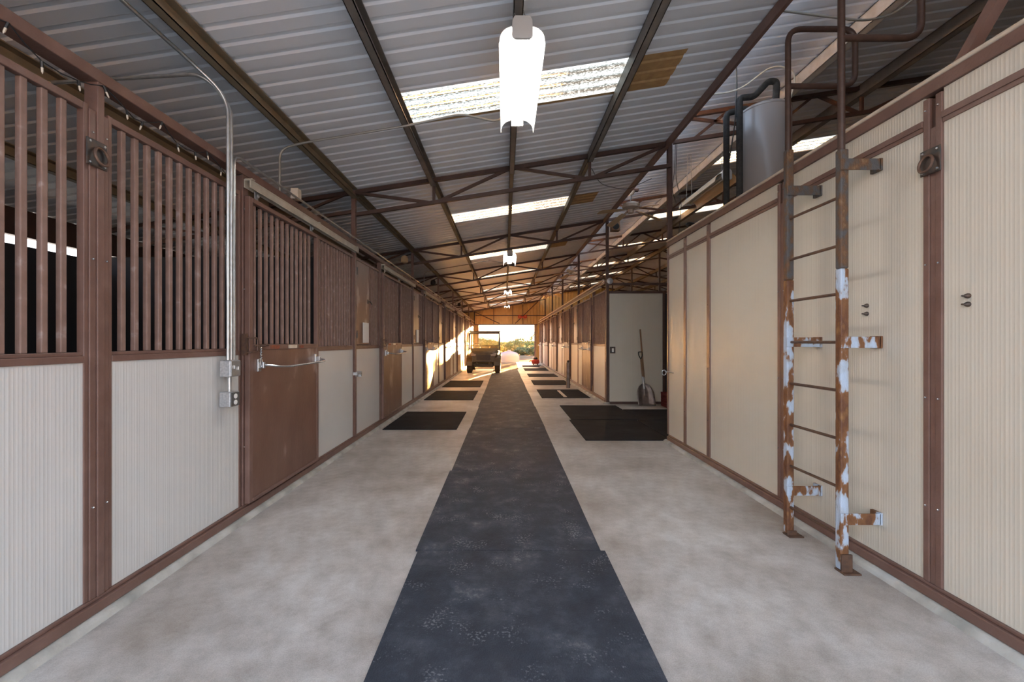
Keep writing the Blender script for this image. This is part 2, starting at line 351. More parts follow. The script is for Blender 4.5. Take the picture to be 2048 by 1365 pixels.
# corrugated roof --------------------------------------------------
def corr(y0, y1, pitch=.15, h=.012):
    ys = []; k0 = math.floor(y0 / pitch) - 1; k1 = math.ceil(y1 / pitch) + 1
    raw = []
    for k in range(k0, k1 + 1):
        for a, z in ((0, 0), (.52, 0), (.62, 1), (.80, 1), (.90, 0), (1.0, 0)):
            raw.append(((k + a) * pitch, z * h))
    raw = sorted(set(raw)); out = []
    def at(y):
        for i in range(len(raw) - 1):
            if raw[i][0] <= y <= raw[i + 1][0]:
                d = raw[i + 1][0] - raw[i][0]; t = (y - raw[i][0]) / d if d > 1e-9 else 0
                return raw[i][1] * (1 - t) + raw[i + 1][1] * t
        return 0
    out = [(y0, at(y0))] + [p for p in raw if y0 + 1e-6 < p[0] < y1 - 1e-6] + [(y1, at(y1))]
    return out
SKB = [(3.62 + PER * k, 4.17 + PER * k) for k in range(-1, 7) if 3.62 + PER * k > YB and 4.2 + PER * k < YG]
def bands(y0, y1, holes):
    out = []; y = y0
    for a, b in holes:
        if a > y: out.append((y, a, False))
        out.append((a, b, True)); y = b
    out.append((y, y1, False)); return out
def sheet(mb, zf, x0, x1, y0, y1, nx=1):
    pr = corr(y0, y1)
    for k in range(nx):
        a = x0 + (x1 - x0) * k / nx; b = x0 + (x1 - x0) * (k + 1) / nx
        mb.grid([[(a, y, zf(a) + h), (b, y, zf(b) + h)] for y, h in pr])
roofL = MB(); roofR = MB()
sheet(roofL, ZL, XB - .35, -.945, YB, YG, 1)
RE = 2.2
skl = []
for a, b, hole in bands(YB, YG, SKB):
    if hole: skl.append((a, b))
    else: sheet(roofL, ZL, -.945, 1.62, a, b, 1)
sheet(roofL, ZL, 1.62, RE, YB, YG)
struct(roofL.build('ceiling', 'roof', recalc=False))
sheet(roofR, ZR, 2.08, 3.6, YB, YG)
for a, b, hole in bands(YB, YG, [q for q in SKB if q[0] > 6]):
    if not hole: sheet(roofR, ZR, 3.6, 5.95, a, b)
sheet(roofR, ZR, 5.9501, 12.3, YB, YG)
struct(roofR.build('ceiling', 'roof', recalc=False))
for i, (a, b) in enumerate(skl):
    for side, zf, x0, x1 in (('aisle', ZL, -.945, 1.13), ('right', ZR, 3.6, 5.95)):
        if side == 'right' and a < 6: continue
        mb = MB(); sheet(mb, zf, x0, x1, a, b - (.06 if side == 'aisle' else .0))
        vis = i - 1
        if side == 'aisle':
            lab = ('translucent white corrugated skylight panel, %s from the camera in the aisle roof' % nth(max(vis, 0))) if vis >= 0 else 'translucent corrugated skylight panel in the aisle roof at the near end of the barn'
            rt = thing('skylight_panel', lab, 'skylight', (0, a, ZL(0)), 'skylight panels of the aisle roof')
            mb.build('clear_sheet', 'skylight', rt, recalc=False)
            m2 = MB(); sheet(m2, zf, -.945, 1.13, b - .06, b); sheet(m2, zf, 1.13, 1.62, a, b)
            p = m2.build('opaque_strip', 'amber', rt, recalc=False, solid=.002); p['label'] = 'amber brown opaque end and edge of the panel'
        else:
            lab = ('translucent corrugated skylight panel, %s from the camera, high in the roof beyond the right wall' % nth(max(vis, 0))) if vis >= 0 else 'translucent corrugated skylight panel in the right roof at the near end of the barn'
            o = mb.build('skylight_panel', 'skylight', recalc=False); tag(o, lab, 'skylight', 'skylight panels of the right roof')

# outer left wall, stops short of the eave: a strip of daylight stays open
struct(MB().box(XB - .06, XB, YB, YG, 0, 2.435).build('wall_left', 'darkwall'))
m = MB().box(XB - .04, XB + .04, YB, YG, 2.53, ZL(XB) - .01)
struct(m.build('trim_1', 'brown_dark'))
struct(MB().box(12.1, 12.2, YB, YG, 0, ZR(12.15) + .0).build('wall_right', 'panel_cream'))
# near end closed beside the aisle by unseen walls, added to keep skylight out
struct(MB().prism([(XB, 0), (-XL - .05, 0), (-XL - .05, ZL(-XL) - .2), (XB, ZL(XB) - .05)], 'y', -.75, -.68).build('wall_back', 'darkwall'))
struct(MB().prism([(XR + .08, 0), (12.1, 0), (12.1, ZR(12.1) - .05), (5.95, ZR(5.95) - .03), (XR + .08, ZR(XR) - .03)], 'y', YB + .05, YB + .12).build('wall_back', 'darkwall'))
# stall partitions
for k, y in enumerate(TR):
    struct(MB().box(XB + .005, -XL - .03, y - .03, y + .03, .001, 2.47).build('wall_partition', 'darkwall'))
for y in (12.55, 16.0, 19.45, 22.9):
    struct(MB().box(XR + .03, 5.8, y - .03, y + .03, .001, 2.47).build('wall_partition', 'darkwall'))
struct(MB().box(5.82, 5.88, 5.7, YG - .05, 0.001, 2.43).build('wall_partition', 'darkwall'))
# box room on the right (Y up to 5.5) and its flat top
struct(MB().box(XR + .03, 5.88, 5.44, 5.50, .001, 2.64).build('wall_partition', 'panel_cream'))
struct(MB().box(XR + .0, 5.88, YB + .13, 5.52, 2.645, 2.67).build('ceiling', 'plywood'))
# far gable with the opening
gx0, gx1, gz = -1.745, 1.94, 2.42
def gable(y, ribs=True):
    mb = MB()
    def zt(x): return (ZL(x) if x < 2.2 else ZR(x)) + .012
    x = XB - .3; p = .2
    while x < 12.3:
        for a, b, dy in ((0, .70, 0), (.70, .78, None), (.78, .92, -.03), (.92, 1.0, None)):
            xa, xb = x + a * p, x + b * p
            ya = {0: y, .70: y, .78: y - .03, .92: y - .03}[a]; yb = {.70: y, .78: y - .03, .92: y - .03, 1.0: y}[b]
            lo = gz if (gx0 < (xa + xb) / 2 < gx1) else 0.0
            mb.add([(xa, ya, lo), (xb, yb, lo), (xb, yb, zt(xb)), (xa, ya, zt(xa))], [(0, 1, 2, 3)])
        x += p
    return mb
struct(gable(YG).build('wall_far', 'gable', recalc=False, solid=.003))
m = MB()
m.prism([(XB - .3, 0), (gx0, 0), (gx0, ZL(gx0)), (XB - .3, ZL(XB - .3))], 'y', YG + .02, YG + .05)
m.prism([(gx0, gz), (gx1, gz), (gx1, ZL(gx1)), (gx0, ZL(gx0))], 'y', YG + .02, YG + .05)
m.prism([(gx1, 0), (12.25, 0), (12.25, ZR(12.25)), (5.95, ZR(5.95)), (2.2, ZR(2.2)), (gx1, ZL(gx1))], 'y', YG + .02, YG + .05)
struct(m.build('wall_far', 'brown_dark'))  # unseen dark outer skin, added to soak up sun bounce on the tank
m = MB()
m.box(-2.0, 2.1, YG - .09, YG - .04, gz, gz + .07)
m.box(gx0 - .03, gx0 + .05, YG - .1, YG - .04, 0.001, gz - .001); m.box(gx1 - .05, gx1 + .03, YG - .1, YG - .04, 0.001, gz - .001)
struct(m.build('door_1', 'brown'))
m = MB()
m.box(-2.0, -1.93, YG - .14, YG - .07, 2.5, ZL(-2) - .05)
for x in (-.72, .5, 1.15): m.box(x - .02, x + .02, YG - .12, YG - .08, gz + .08, ZL(x) - .05)
m.box(-1.9, 12, YG - .12, YG - .09, 3.02, 3.06)
m.bar((-1.95, YG - .15, ZL(-1.95) - .12), (-.35, YG - .15, gz + .1), .05, .05)
m.bar((2.1, YG - .15, ZL(2.1) - .1), (.65, YG - .15, gz + .1), .05, .05)
m.bar((-5.4, YG - .1, ZL(-5.4) - .06), (2.2, YG - .1, ZL(2.2) - .06), .05, .06)
m.bar((2.2, YG - .1, ZR(2.2) - .06), (5.95, YG - .1, ZR(5.95) - .06), .05, .06)
m.bar((5.95, YG - .1, ZR(5.95) - .06), (12, YG - .1, ZR(12) - .06), .05, .06)
struct(m.build('trim_2', 'brown_dark'))

M['brown_layer'] = ramp3('matte_brown_layer', [(0.35, (0.10, 0.06, 0.035)), (0.6, (0.14, 0.085, 0.05)), (0.8, (0.19, 0.12, 0.075))], 4, 0.95, 0.3, 40)
M['brown_layer'].node_tree.nodes['Principled BSDF'].inputs['Specular IOR Level'].default_value = 0.1
struct(MB().prism([(-1.75, 20.6), (.66, 20.1), (.72, YG + .55), (-1.75, YG + .55)], 'z', .0005, .005).build('floor', 'brown_layer'))  # thin brown layer over the far end of the slab
# curbs and base rails
def curb(s, X, y0, y1):
    return MB().prism([(s * (X - .066), 0.0), (s * (X - .058), .02), (s * (X - .035), .034), (s * (X + .12), .036), (s * (X + .12), 0.0)], 'y', y0, y1)
struct(curb(-1, XL, YB, YG - .2).build('baseboard_left', 'curb', smooth=True))
struct(curb(1, XR, YB, 5.54).build('baseboard_right', 'curb', smooth=True))
struct(curb(1, XR, 8.9, YG - .2).build('baseboard_right', 'curb', smooth=True))
def baserail(s, X, y0, y1):
    m = MB(); m.box(s * (X - .03), s * (X + .05), y0, y1, .037, .088); m.box(s * (X - .012), s * (X + .03), y0, y1, .088, .106); return m
struct(baserail(-1, XL, YB, YG - .2).build('trim_3', 'brown', bevel=.005))
struct(baserail(1, XR, YB, 5.50).build('trim_4', 'brown', bevel=.005))
struct(baserail(1, XR, 8.96, YG - .2).build('trim_5', 'brown', bevel=.005))

# ------------------------------------------------------------------ stall fronts
def bx(mb, s, X, d0, d1, y0, y1, z0, z1): mb.box(s * (X - d0), s * (X - d1), y0, y1, z0, z1); return mb
ZB, ZM0, ZM1, ZT = .107, 1.25, 1.30, 2.455
def lower(s, X, y0, y1, m, root):
    bx(MB(), s, X, -.025, 0, y0 + .012, y1 - .012, ZB, ZM0).build('lower_panel', m, root)
def bars_into(s, X, ya, yb, root, z0=ZM1, z1=ZT, pitch=.0775, d=-.005, w=.026):
    n = max(1, round((yb - ya) / pitch) - 1); st = (yb - ya) / (n + 1); first = None
    for i in range(n):
        y = ya + st * (i + 1)
        if first is None:
            first = bx(MB(), s, X, d - w, d, y - w / 2, y + w / 2, z0, z1).build('bar', 'bar', root, bevel=.004); y00 = y
        else:
            c = first.copy(); C.objects.link(c); c.location = (0, y - y00, 0)
def frame_mb(s, X, y0, y1, mid=True, w=.034):
    m = MB()
    bx(m, s, X, -.03, .006, y0, y0 + w * .6, ZB, ZT + .035); bx(m, s, X, -.03, .006, y1 - w * .6, y1, ZB, ZT + .035)
    bx(m, s, X, -.03, .004, y0 + w * .6, y1 - w * .6, ZT, ZT + .035)
    bx(m, s, X, -.03, .008, y0 + w * .6, y1 - w * .6, ZM0, ZM1 - .018); bx(m, s, X, -.036, 0, y0 + w * .6, y1 - w * .6, ZM1 - .018, ZM1)
    return m
def stall_panel(s, X, y0, y1, label, group, skin):
    r = thing('stall_screen', label, 'stall panel', (s * X, (y0 + y1) / 2, 0), group)
    frame_mb(s, X, y0, y1).build('frame', 'brown', r, bevel=.003)
    lower(s, X, y0, y1, skin, r); bars_into(s, X, y0 + .02, y1 - .02, r); return r
def feed_panel(s, X, y0, y1, label, group, skin):
    r = thing('feed_screen', label, 'stall panel', (s * X, (y0 + y1) / 2, 0), group)
    frame_mb(s, X, y0, y1).build('frame', 'brown', r, bevel=.003)
    lower(s, X, y0, y1, skin, r)
    ym = y0 + (y1 - y0) * .50
    d = bx(MB(), s, X, -.02, .012, y0 + .05, ym, ZM1 + .01, ZT - .01)
    dd = d.build('feed_door', 'door', r, bevel=.003)
    k = MB(); k.tube([(s * (X - .015), ym - .05, 1.93), (s * (X - .045), ym - .05, 1.93), (s * (X - .045), ym + .02, 1.90)], .008, 6); k.box(s * (X - .012), s * (X - .02), ym - .08, ym - .01, 1.90, 1.96)
    k.build('latch', 'iron', dd)
    for z in (1.45, 2.30): MB().tube([(s * (X - .014), y0 + .045, z - .05), (s * (X - .014), y0 + .045, z + .05)], .011, 8).build('hinge', 'iron', dd)
    bars_into(s, X, ym + .01, y1 - .02, r); return r
def stall_door(s, X, y0, y1, label, group, blanket=True, plate=True):
    """sliding door hung in front of the stall front"""
    d0, d1 = .018, .055
    r = thing('stall_door', label, 'door', (s * X, (y0 + y1) / 2, .1), group)
    zt = 2.462; zb = .115
    m = MB()
    bx(m, s, X, d0, d1, y0, y0 + .045, zb, zt); bx(m, s, X, d0, d1, y1 - .035, y1, zb, zt)
    bx(m, s, X, d0, d1, y0 + .045, y1 - .035, zt - .035, zt); bx(m, s, X, d0, d1, y0 + .045, y1 - .035, 1.285, 1.33)
    bx(m, s, X, d0, d1 + .003, y0 + .045, y1 - .035, zb, zb + .03)
    fr = m.build('frame', 'brown', r, bevel=.003)
    bx(MB(), s, X, d0 + .005, d1 - .006, y0 + .045, y1 - .035, zb + .03, 1.285).build('lower_panel', 'door', r)
    bars_into(s, X, y0 + .045, y1 - .035, r, 1.33, zt - .035, .082, d1 - .034, .024)
    if plate:
        yc = y0 + (y1 - y0) * .55
        p = bx(MB(), s, X, d1, d1 + .003, yc - .075, yc + .075, 1.292, 1.322).build('name_plate', 'pipe_cream', r); p['label'] = 'blank cream name plate'
        bx(MB(), s, X, d1, d1 + .001, yc - .36, yc - .22, 1.29, 1.32).build('rust_patch', 'rustpatch', r)
        bx(MB(), s, X, d1, d1 + .001, yc + .12, yc + .20, 1.292, 1.315).build('rust_patch', 'rustpatch', r)
    # latch: ring bracket, bolt and hanging snap
    xo = lambda d: s * (X - d)
    k = MB(); k.tube(rnd([(xo(.055), y0 - .03, 1.38), (xo(.085), y0 - .03, 1.38), (xo(.085), y0 + .055, 1.38), (xo(.085), y0 + .055, 1.27), (xo(.085), y0 - .03, 1.27), (xo(.055), y0 - .03, 1.27)], .02), .006, 6)
    k.box(xo(.02), xo(.058), y0 - .04, y0 - .024, 1.25, 1.41)
    L = k.build('latch', 'latchrust', r, smooth=True)
    k = MB(); k.tube([(xo(.078), y0 + .03, 1.315), (xo(.078), y0 + .17, 1.322)], .009, 8); k.tube([(xo(.078), y0 + .16, 1.322), (xo(.078), y0 + .21, 1.325)], [.014, .008], 8)
    k.build('bolt', 'latchrust', L, smooth=True)
    k = MB(); pts = []
    for i in range(15):
        t = i / 14; pts.append((xo(.08 + .006 * math.sin(i * 2.2)), y0 + .105 + .006 * math.cos(i * 2.2), 1.31 - t * .10))
    k.tube(pts, .0055, 6)
    k.tube([(xo(.082), y0 + .105 + .014 * math.cos(a), 1.185 + .03 * math.sin(a)) for a in [i * math.pi / 6 for i in range(12)]], .0035, 6, True)
    k.build('snap_hook', 'chrome', L, smooth=True)
    if blanket:
        ya, yb = y0 + .12, y1 - .07
        k = MB(); k.tube(rnd([(xo(.06), ya, 1.165), (xo(.10), ya + .03, 1.165), (xo(.165), ya + .10, 1.15), (xo(.185), ya + .22, 1.143), (xo(.185), yb - .10, 1.155), (xo(.165), yb - .02, 1.165), (xo(.10), yb, 1.172), (xo(.06), yb, 1.175)], .05), .0095, 8)
        b = k.build('blanket_bar', 'chrome', r, smooth=True)
        for y, z in ((ya, 1.165), (yb, 1.175)):
            q = MB(); bx(q, s, X, d1 - .006, d1 + .008, y - .022, y + .022, z - .05, z + .05); bx(q, s, X, d1 + .008, d1 + .045, y - .012, y + .012, z - .025, z + .025)
            q.build('bracket', 'chrome', b, bevel=.003)
    # trolley hangers up to the track
    for y in (y0 + .12, y1 - .12):
        q = MB(); bx(q, s, X, .03, .038, y - .02, y + .02, zt, 2.53); q.lathe([(.003, 0), (.014, .002), (.014, .008), (.003, .01)], (xo(.045), y, 2.50), 12, 'x'); q.build('hanger', 'grey_box', r)
    return r
M['rustpatch'] = mat('surface_rust', (0.30, 0.075, 0.03), 0.7, 0, (0.16, 0.07, 0.045), 60, .45, .6)
M['latchrust'] = mat('rusty_hardware', (0.10, 0.058, 0.042), 0.5, 0.3, (0.15, 0.08, 0.05), 30)
def studs(r, name, pts, sg, rad=.0045):
    p0 = pts[0]; a = MB().lathe([(rad, -.003 * sg), (rad, .003 * sg), (rad * .4, .005 * sg)], p0, 8, 'x').build(name, 'chrome', r)
    for p in pts[1:]:
        c = a.copy(); C.objects.link(c); c.location = Vector(p) - Vector(p0)
def track(s, X, y0, y1, label, group):
    r = thing('door_track', label, 'door track', (s * (X - .05), (y0 + y1) / 2, 2.52), group)
    m = MB(); bx(m, s, X, .018, .068, y0, y1, 2.575, 2.588); bx(m, s, X, .062, .068, y0, y1, 2.522, 2.575); bx(m, s, X, .018, .024, y0, y1, 2.522, 2.575)
    m.build('rail', 'track', r, bevel=.002)
    for y in (y0 + .02, (y0 + y1) / 2, y1 - .06):
        q = MB(); bx(q, s, X, .0, .072, y, y + .035, 2.589, 2.598); bx(q, s, X, -.005, .01, y, y + .035, 2.55, 2.64); q.build('bracket', 'track', r)
    return r
def post(s, X, y, w, label, group=None, zt=2.62, d=.012, dbl=False, mtl='brown'):
    m = MB()
    if dbl:
        bx(m, s, X, -.05, d, y - w / 2, y - w * .17, .107, 2.47); bx(m, s, X, -.05, d + .006, y - w * .15, y + w * .22, .107, zt); bx(m, s, X, -.05, d, y + w * .24, y + w / 2, .107, 2.47)
    else: bx(m, s, X, -.05, d, y - w / 2, y + w / 2, .107, zt)
    r = thing('stall_post', label, 'post', (s * X, y, .107), group)
    m.build('upright', mtl, r, bevel=.003)
    studs(r, 'bolt', [(s * (X - d - .003), y + dy, z) for z in (.55, 1.75, 2.36) for dy in (-w * .36, w * .36)], -s)
    return r
L = 'left stall row'
skL = 'panel'
stall_panel(-1, XL, -.5, .74, 'barred stall panel with pale lower skin, just behind the left edge of the view', L, skL)
stall_panel(-1, XL, .76, 1.962, 'brown barred stall panel with off-white ribbed lower half at the left edge of the photo', L, skL)
post(-1, XL, 2.010, .094, 'brown double steel post carrying the ring latch plate on the left', None, 2.62, .012, True)
stall_panel(-1, XL, 2.06, 3.095, 'brown barred stall panel with off-white lower half between ring latch post and first sliding door', L, skL)
P0 = 3.17
nL = 7
doorL = panelL = feedL = trackL = None
for k in range(nL):
    y = P0 + PER * k
    post(-1, XL, y - .03, .065, 'dark brown post at the near jamb of the %s left stall door' % nth(k), 'door jamb posts of the left row', 2.62, .014)
    e = 'left row, %s from the camera'
    if k == 0:
        doorL = stall_door(-1, XL, y - .05, y + 1.11, 'brown sliding stall door with grille top and silver blanket bar, nearest on the left', 'sliding doors of the left row')
        panelL = stall_panel(-1, XL, y + 1.18, y + 2.235, 'narrow-barred stall panel just beyond the nearest left sliding door', 'barred panels beyond the doors, left row', skL)
        feedL = feed_panel(-1, XL, y + 2.285, y + 3.37, 'feed panel with solid brown hatch and white hanging sleeve, nearest on the left', 'feed hatch panels of the left row', skL)
        trackL = track(-1, XL, 3.11, 5.42, 'cream door track above the nearest left sliding door', 'door tracks of the left row')
    else:
        dup(doorL, (0, PER * k, 0), 'brown sliding stall door with blanket bar, %s from the camera on the left' % nth(k))
        if k < 6:
            dup(panelL, (0, PER * k, 0), 'barred stall panel beyond the %s left sliding door' % nth(k))
            dup(feedL, (0, PER * k, 0), 'feed panel with solid hatch, %s from the camera in the left row' % nth(k))
            dup(trackL, (0, PER * k, 0), 'cream door track above the %s left sliding door' % nth(k))
        else:
            stall_panel(-1, XL, y + 1.18, YG - .22, 'barred stall panel ending the left row at the far gable', L, skL)
# thin light post / column positions on the left are with the trusses

Rr = 'right far stall row'
skR = 'panel'
stall_panel(1, XR, 8.99, 10.19, 'barred stall panel at the near corner of the right far row, beside the shovel alcove', Rr, skR)
doorR = None
for k in range(5):
    y = 10.25 + PER * k
    post(1, XR, y - .015, .08, 'dark brown post at the near jamb of the %s right stall door' % nth(k), 'door jamb posts of the right row', 2.62, .014)
    if k == 0:
        doorR = stall_door(1, XR, y + .04, y + 1.19, 'sliding stall door nearest the alcove in the right far row', 'sliding doors of the right row')
        panelR = stall_panel(1, XR, y + 1.20, y + 2.06, 'barred panel beyond the nearest door of the right far row', 'barred panels beyond the doors, right row', skR)
        feedR = feed_panel(1, XR, y + 2.14, y + 3.38, 'feed panel with solid hatch nearest in the right far row', 'feed hatch panels of the right row', skR)
    elif k < 4:
        dup(doorR, (0, PER * k, 0), 'sliding stall door, %s of the right far row' % nth(k))
        dup(panelR, (0, PER * k, 0), 'barred panel beyond the %s door of the right far row' % nth(k))
        dup(feedR, (0, PER * k, 0), 'feed panel with solid hatch, %s of the right far row' % nth(k))
    else:
        dup(doorR, (0, PER * k, 0), 'sliding stall door, last of the right far row by the gable')
        stall_panel(1, XR, y + 1.20, YG - .22, 'barred panel ending the right far row at the gable', Rr, skR)
# header beams
m = MB().box(-XL - .07, -XL + .02, YB, YG - .2, 2.62, 2.68)
tag(m.build('header_beam', 'brown', bevel=.004), 'long brown square steel beam running above the left stall fronts', 'beam')
m = MB().box(XR - .02, XR + .07, 8.99, YG - .2, 2.62, 2.68)
tag(m.build('header_beam', 'brown', bevel=.004), 'brown steel beam above the right far stall row beyond the alcove', 'beam')
m = MB().tube([(XR - .04, 9.0, 2.70), (XR - .04, YG - .25, 2.70)], .022, 8)
tag(m.build('water_pipe', 'pipe_cream', smooth=True), 'cream pipe along the top of the right far stall row', 'pipe')
m = MB().tube([(XR - .05, 9.2, 2.57), (XR - .05, YG - .25, 2.57)], .018, 8)
tag(m.build('door_rail', 'track', smooth=True), 'pale round door rail under the beam of the right far stalls', 'rail')

# ------------------------------------------------------------------ right box-room front
def wall_panel(y0, y1, label, transom=True):
    X = XR
    r = thing('cladding_sheet', label, 'wall panel', (X, (y0 + y1) / 2, .1), 'cream panels of the right wall')
    bx(MB(), 1, X, -.03, 0, y0, y1, .107, 2.46).build('main_panel', 'panel_cream', r)
    bx(MB(), 1, X, -.03, 0, y0, y1, 2.498, 2.625).build('transom_panel', 'panel_cream', r)
    m = MB(); bx(m, 1, X, -.03, .008, y0, y1, 2.452, 2.474); bx(m, 1, X, -.03, .014, y0, y1, 2.474, 2.506)
    m.build('transom_rail', 'brown', r, bevel=.002); return r
wall_panel(-1.05, 2.055, 'cream ribbed wall panel at the right edge of the photo with two dark bolts')
wall_panel(2.150, 3.205, 'cream ribbed wall panel behind the rusty ladder')
wall_panel(3.300, 4.385, 'wide cream wall panel beyond the ladder on the right')
wall_panel(4.455, 4.965, 'narrow cream wall panel between the two thin brown posts on the right')
wall_panel(5.030, 5.50, 'narrow cream wall panel at the end corner of the right wall')
def rpost(y0, y1, label, three=False):
    r = thing('wall_post', label, 'post', (XR, (y0 + y1) / 2, .1), 'brown posts of the right wall')
    m = MB(); w = y1 - y0
    if three:
        bx(m, 1, XR, -.03, .010, y0, y0 + w * .33, .107, 2.61); bx(m, 1, XR, -.03, .006, y0 + w * .34, y0 + w * .66, .107, 2.45); bx(m, 1, XR, -.03, .010, y0 + w * .67, y1, .107, 2.61)
    else: bx(m, 1, XR, -.03, .012, y0, y1, .107, 2.61)
    m.build('upright', 'brown', r, bevel=.003)
    studs(r, 'screw', [(XR - .0125, yy, z) for z in (.50, 1.06, 1.75, 2.55) for yy in ((y0 + w * .16, y1 - w * .16) if three else ((y0 + y1) / 2,))], -1)
    if three:
        q = MB(); bx(q, 1, XR, -.029, -.006, y0 + w * .36, y0 + w * .64, 2.45, 2.60); q.build('slot', 'brown_dark', r)
    return r
rpost(2.057, 2.148, 'brown double post with ring latch plate on the right wall near the camera', True)
rpost(3.207, 3.298, 'brown double post just left of the rusty ladder', True)
rpost(4.387, 4.453, 'thin brown post past the wide cream panel')
rpost(4.967, 5.028, 'thin brown post nearest the end corner of the right wall')
rpost(5.502, 5.54, 'brown corner post at the alcove end of the right wall')
m = MB().box(XR - .015, XR + .03, YB + .02, 5.54, 2.627, 2.69)
tag(m.build('header_beam', 'brown', bevel=.003), 'brown top rail along the cream right wall', 'beam')
m = MB().tube([(XR - .012, YB + .02, 2.702), (XR - .012, 5.54, 2.702)], .012, 10)
tag(m.build('water_pipe', 'pipe_cream', smooth=True), 'pale cream pipe lying on the top rail of the near right wall', 'pipe')
m = MB().bar((XR + .02, 2.0, 2.69), (XR + .02, 1.25, 3.65), .045, .05, (1, 0, 0))
tag(m.build('diagonal_brace', 'brown'), 'brown steel brace rising from the right wall top at the upper right corner', 'brace')

def ring_plate(s, X, y, z, label):
    xo = lambda d: s * (X - d)
    r = thing('ring_latch', label, 'latch', (s * X, y, z), None)
    m = MB().box(xo(.0185), xo(.024), y - .05, y + .05, z - .065, z + .065); m.build('plate', 'iron', r, bevel=.002)
    m = MB().tube([(xo(.034 + .008 * (1 - math.sin(a))), y + .005 + .034 * math.cos(a), z - .012 + .042 * math.sin(a)) for a in [i * math.pi / 10 for i in range(20)]], .0065, 8, True)
    m.build('ring', 'latchrust', r, smooth=True)
    studs(r, 'bolt', [(xo(.0255), y + dy, z + dz) for dy in (-.036, .036) for dz in (-.05, .05)], -s, .0065)
ring_plate(-1, XL, 1.988, 2.26, 'square dark latch plate with D ring on the left double post')
ring_plate(1, XR, 2.10, 2.275, 'square dark latch plate with D ring on the near right post')
for y, z, lb in ((2.49, 1.569, 'dark round bolt on the cream wall right of the ladder, upper of the pair'), (2.49, 1.52, 'dark round bolt on the cream wall right of the ladder, lower of the pair'),
                 (1.946, 1.568, 'dark round bolt by the right edge of the photo, upper of the pair'), (1.946, 1.528, 'dark round bolt by the right edge of the photo, lower of the pair')):
    m = MB().lathe([(.0125, 0), (.0125, -.006), (.009, -.014), (.004, -.022), (.004, -.032)], (XR, y, z), 12, 'x')
    tag(m.build('wall_bolt', 'iron', smooth=True), lb, 'bolt', 'bolts on the cream right wall')

# ------------------------------------------------------------------ purlins
def purlin(X, zf, y0, y1, dep, mt, label, grp, web=.065, dx=0):
    m = MB(); z = zf(X)
    t = .006
    m.box(X - web / 2, X + web / 2, y0, y1, z - dep, z - dep + t); m.box(X - web / 2, X - web / 2 + t, y0, y1, z - dep, z - .012); m.box(X - web / 2, X + web / 2, y0, y1, z - .02, z - .012)
    m.box(X + web / 2 - t, X + web / 2, y0, y1, z - dep, z - dep + .02)
    return tag(m.build('purlin', mt), label, 'purlin', grp)
names = ['above the left stall fronts', 'left of the hanging lamps', 'carrying the hanging lamps', 'right of the hanging lamps']
for X, nm, mt in zip((-1.98, -.945, .09, 1.125), names, ('purlin_tan', 'purlin', 'purlin', 'purlin')):
    purlin(X, ZL, YB, 5.41, .14, mt, 'steel roof purlin %s, near length' % nm, 'near purlins of the aisle roof')
    purlin(X, ZL, 5.49, YG - .15, .11, 'purlin_tan', 'steel roof purlin %s, far length beyond the first truss' % nm, 'far purlins of the aisle roof', .055)
for X, nm in zip((-3.1, -4.2), ('first', 'second')):
    purlin(X, ZL, YB, YG - .15, .12, 'purlin_tan', 'steel purlin over the left stalls, %s outward from the stall fronts' % nm, 'purlins over the left stalls')
for X, nm, mt in zip((3.56, 4.74, 7.1, 8.3, 9.5, 10.7), ('nearest the aisle', 'second from the aisle', 'just past the ridge', 'second past the ridge', 'third past the ridge', 'fourth past the ridge'), ('purlin_pale', 'purlin', 'purlin_tan', 'purlin_tan', 'purlin_tan', 'purlin_tan')):
    purlin(X, ZR, YB, YG - .15, .16, mt, 'steel purlin of the right roof, %s' % nm, 'purlins of the right roof', .09)
m = MB().box(5.90, 6.0, YB, YG - .15, ZR(5.95) - .17, ZR(5.95) - .04)
tag(m.build('ridge_beam', 'purlin_tan'), 'tan ridge beam at the top of the right roof', 'beam')
m = MB().box(2.13, 2.165, YB, YG - .15, ZL(2.15) - .11, ZL(2.15) - .012)
tag(m.build('edge_beam', 'brown', bevel=.003), 'brown beam along the high edge of the aisle roof', 'beam')

# ------------------------------------------------------------------ trusses
def truss(y, i):
    r = thing('roof_truss', 'brown steel truss spanning the aisle, %s from the camera' % nth(i), 'truss', (0, y, ZL(0)), 'trusses over the aisle')
    ct = lambda x: ZL(x) - .045; cb = lambda x: ZL(x) - .34
    MB().bar((-XL - .0, y, ct(-XL)), (2.2, y, ct(2.2)), .05, .05).build('top_chord', 'brown_dark', r)
    MB().bar((-XL - .0, y, cb(-XL)), (2.2, y, cb(2.2)), .045, .045).build('bottom_chord', 'brown_dark', r)
    for a, b in (((-XL, 0), (-.98, 1)), ((-.90, 1), (.07, 0)), ((.11, 0), (1.09, 1)), ((1.16, 1), (2.18, 0))):
        pa = (a[0], y, (cb if a[1] else ct)(a[0])); pb = (b[0], y, (cb if b[1] else ct)(b[0]))
        MB().bar(pa, pb, .035, .035).build('web_brace', 'brown_dark', r)
    for x in (-.945, 1.125): MB().bar((x, y, cb(x)), (x, y, ct(x)), .035, .035).build('web_post', 'brown_dark', r)
    return r
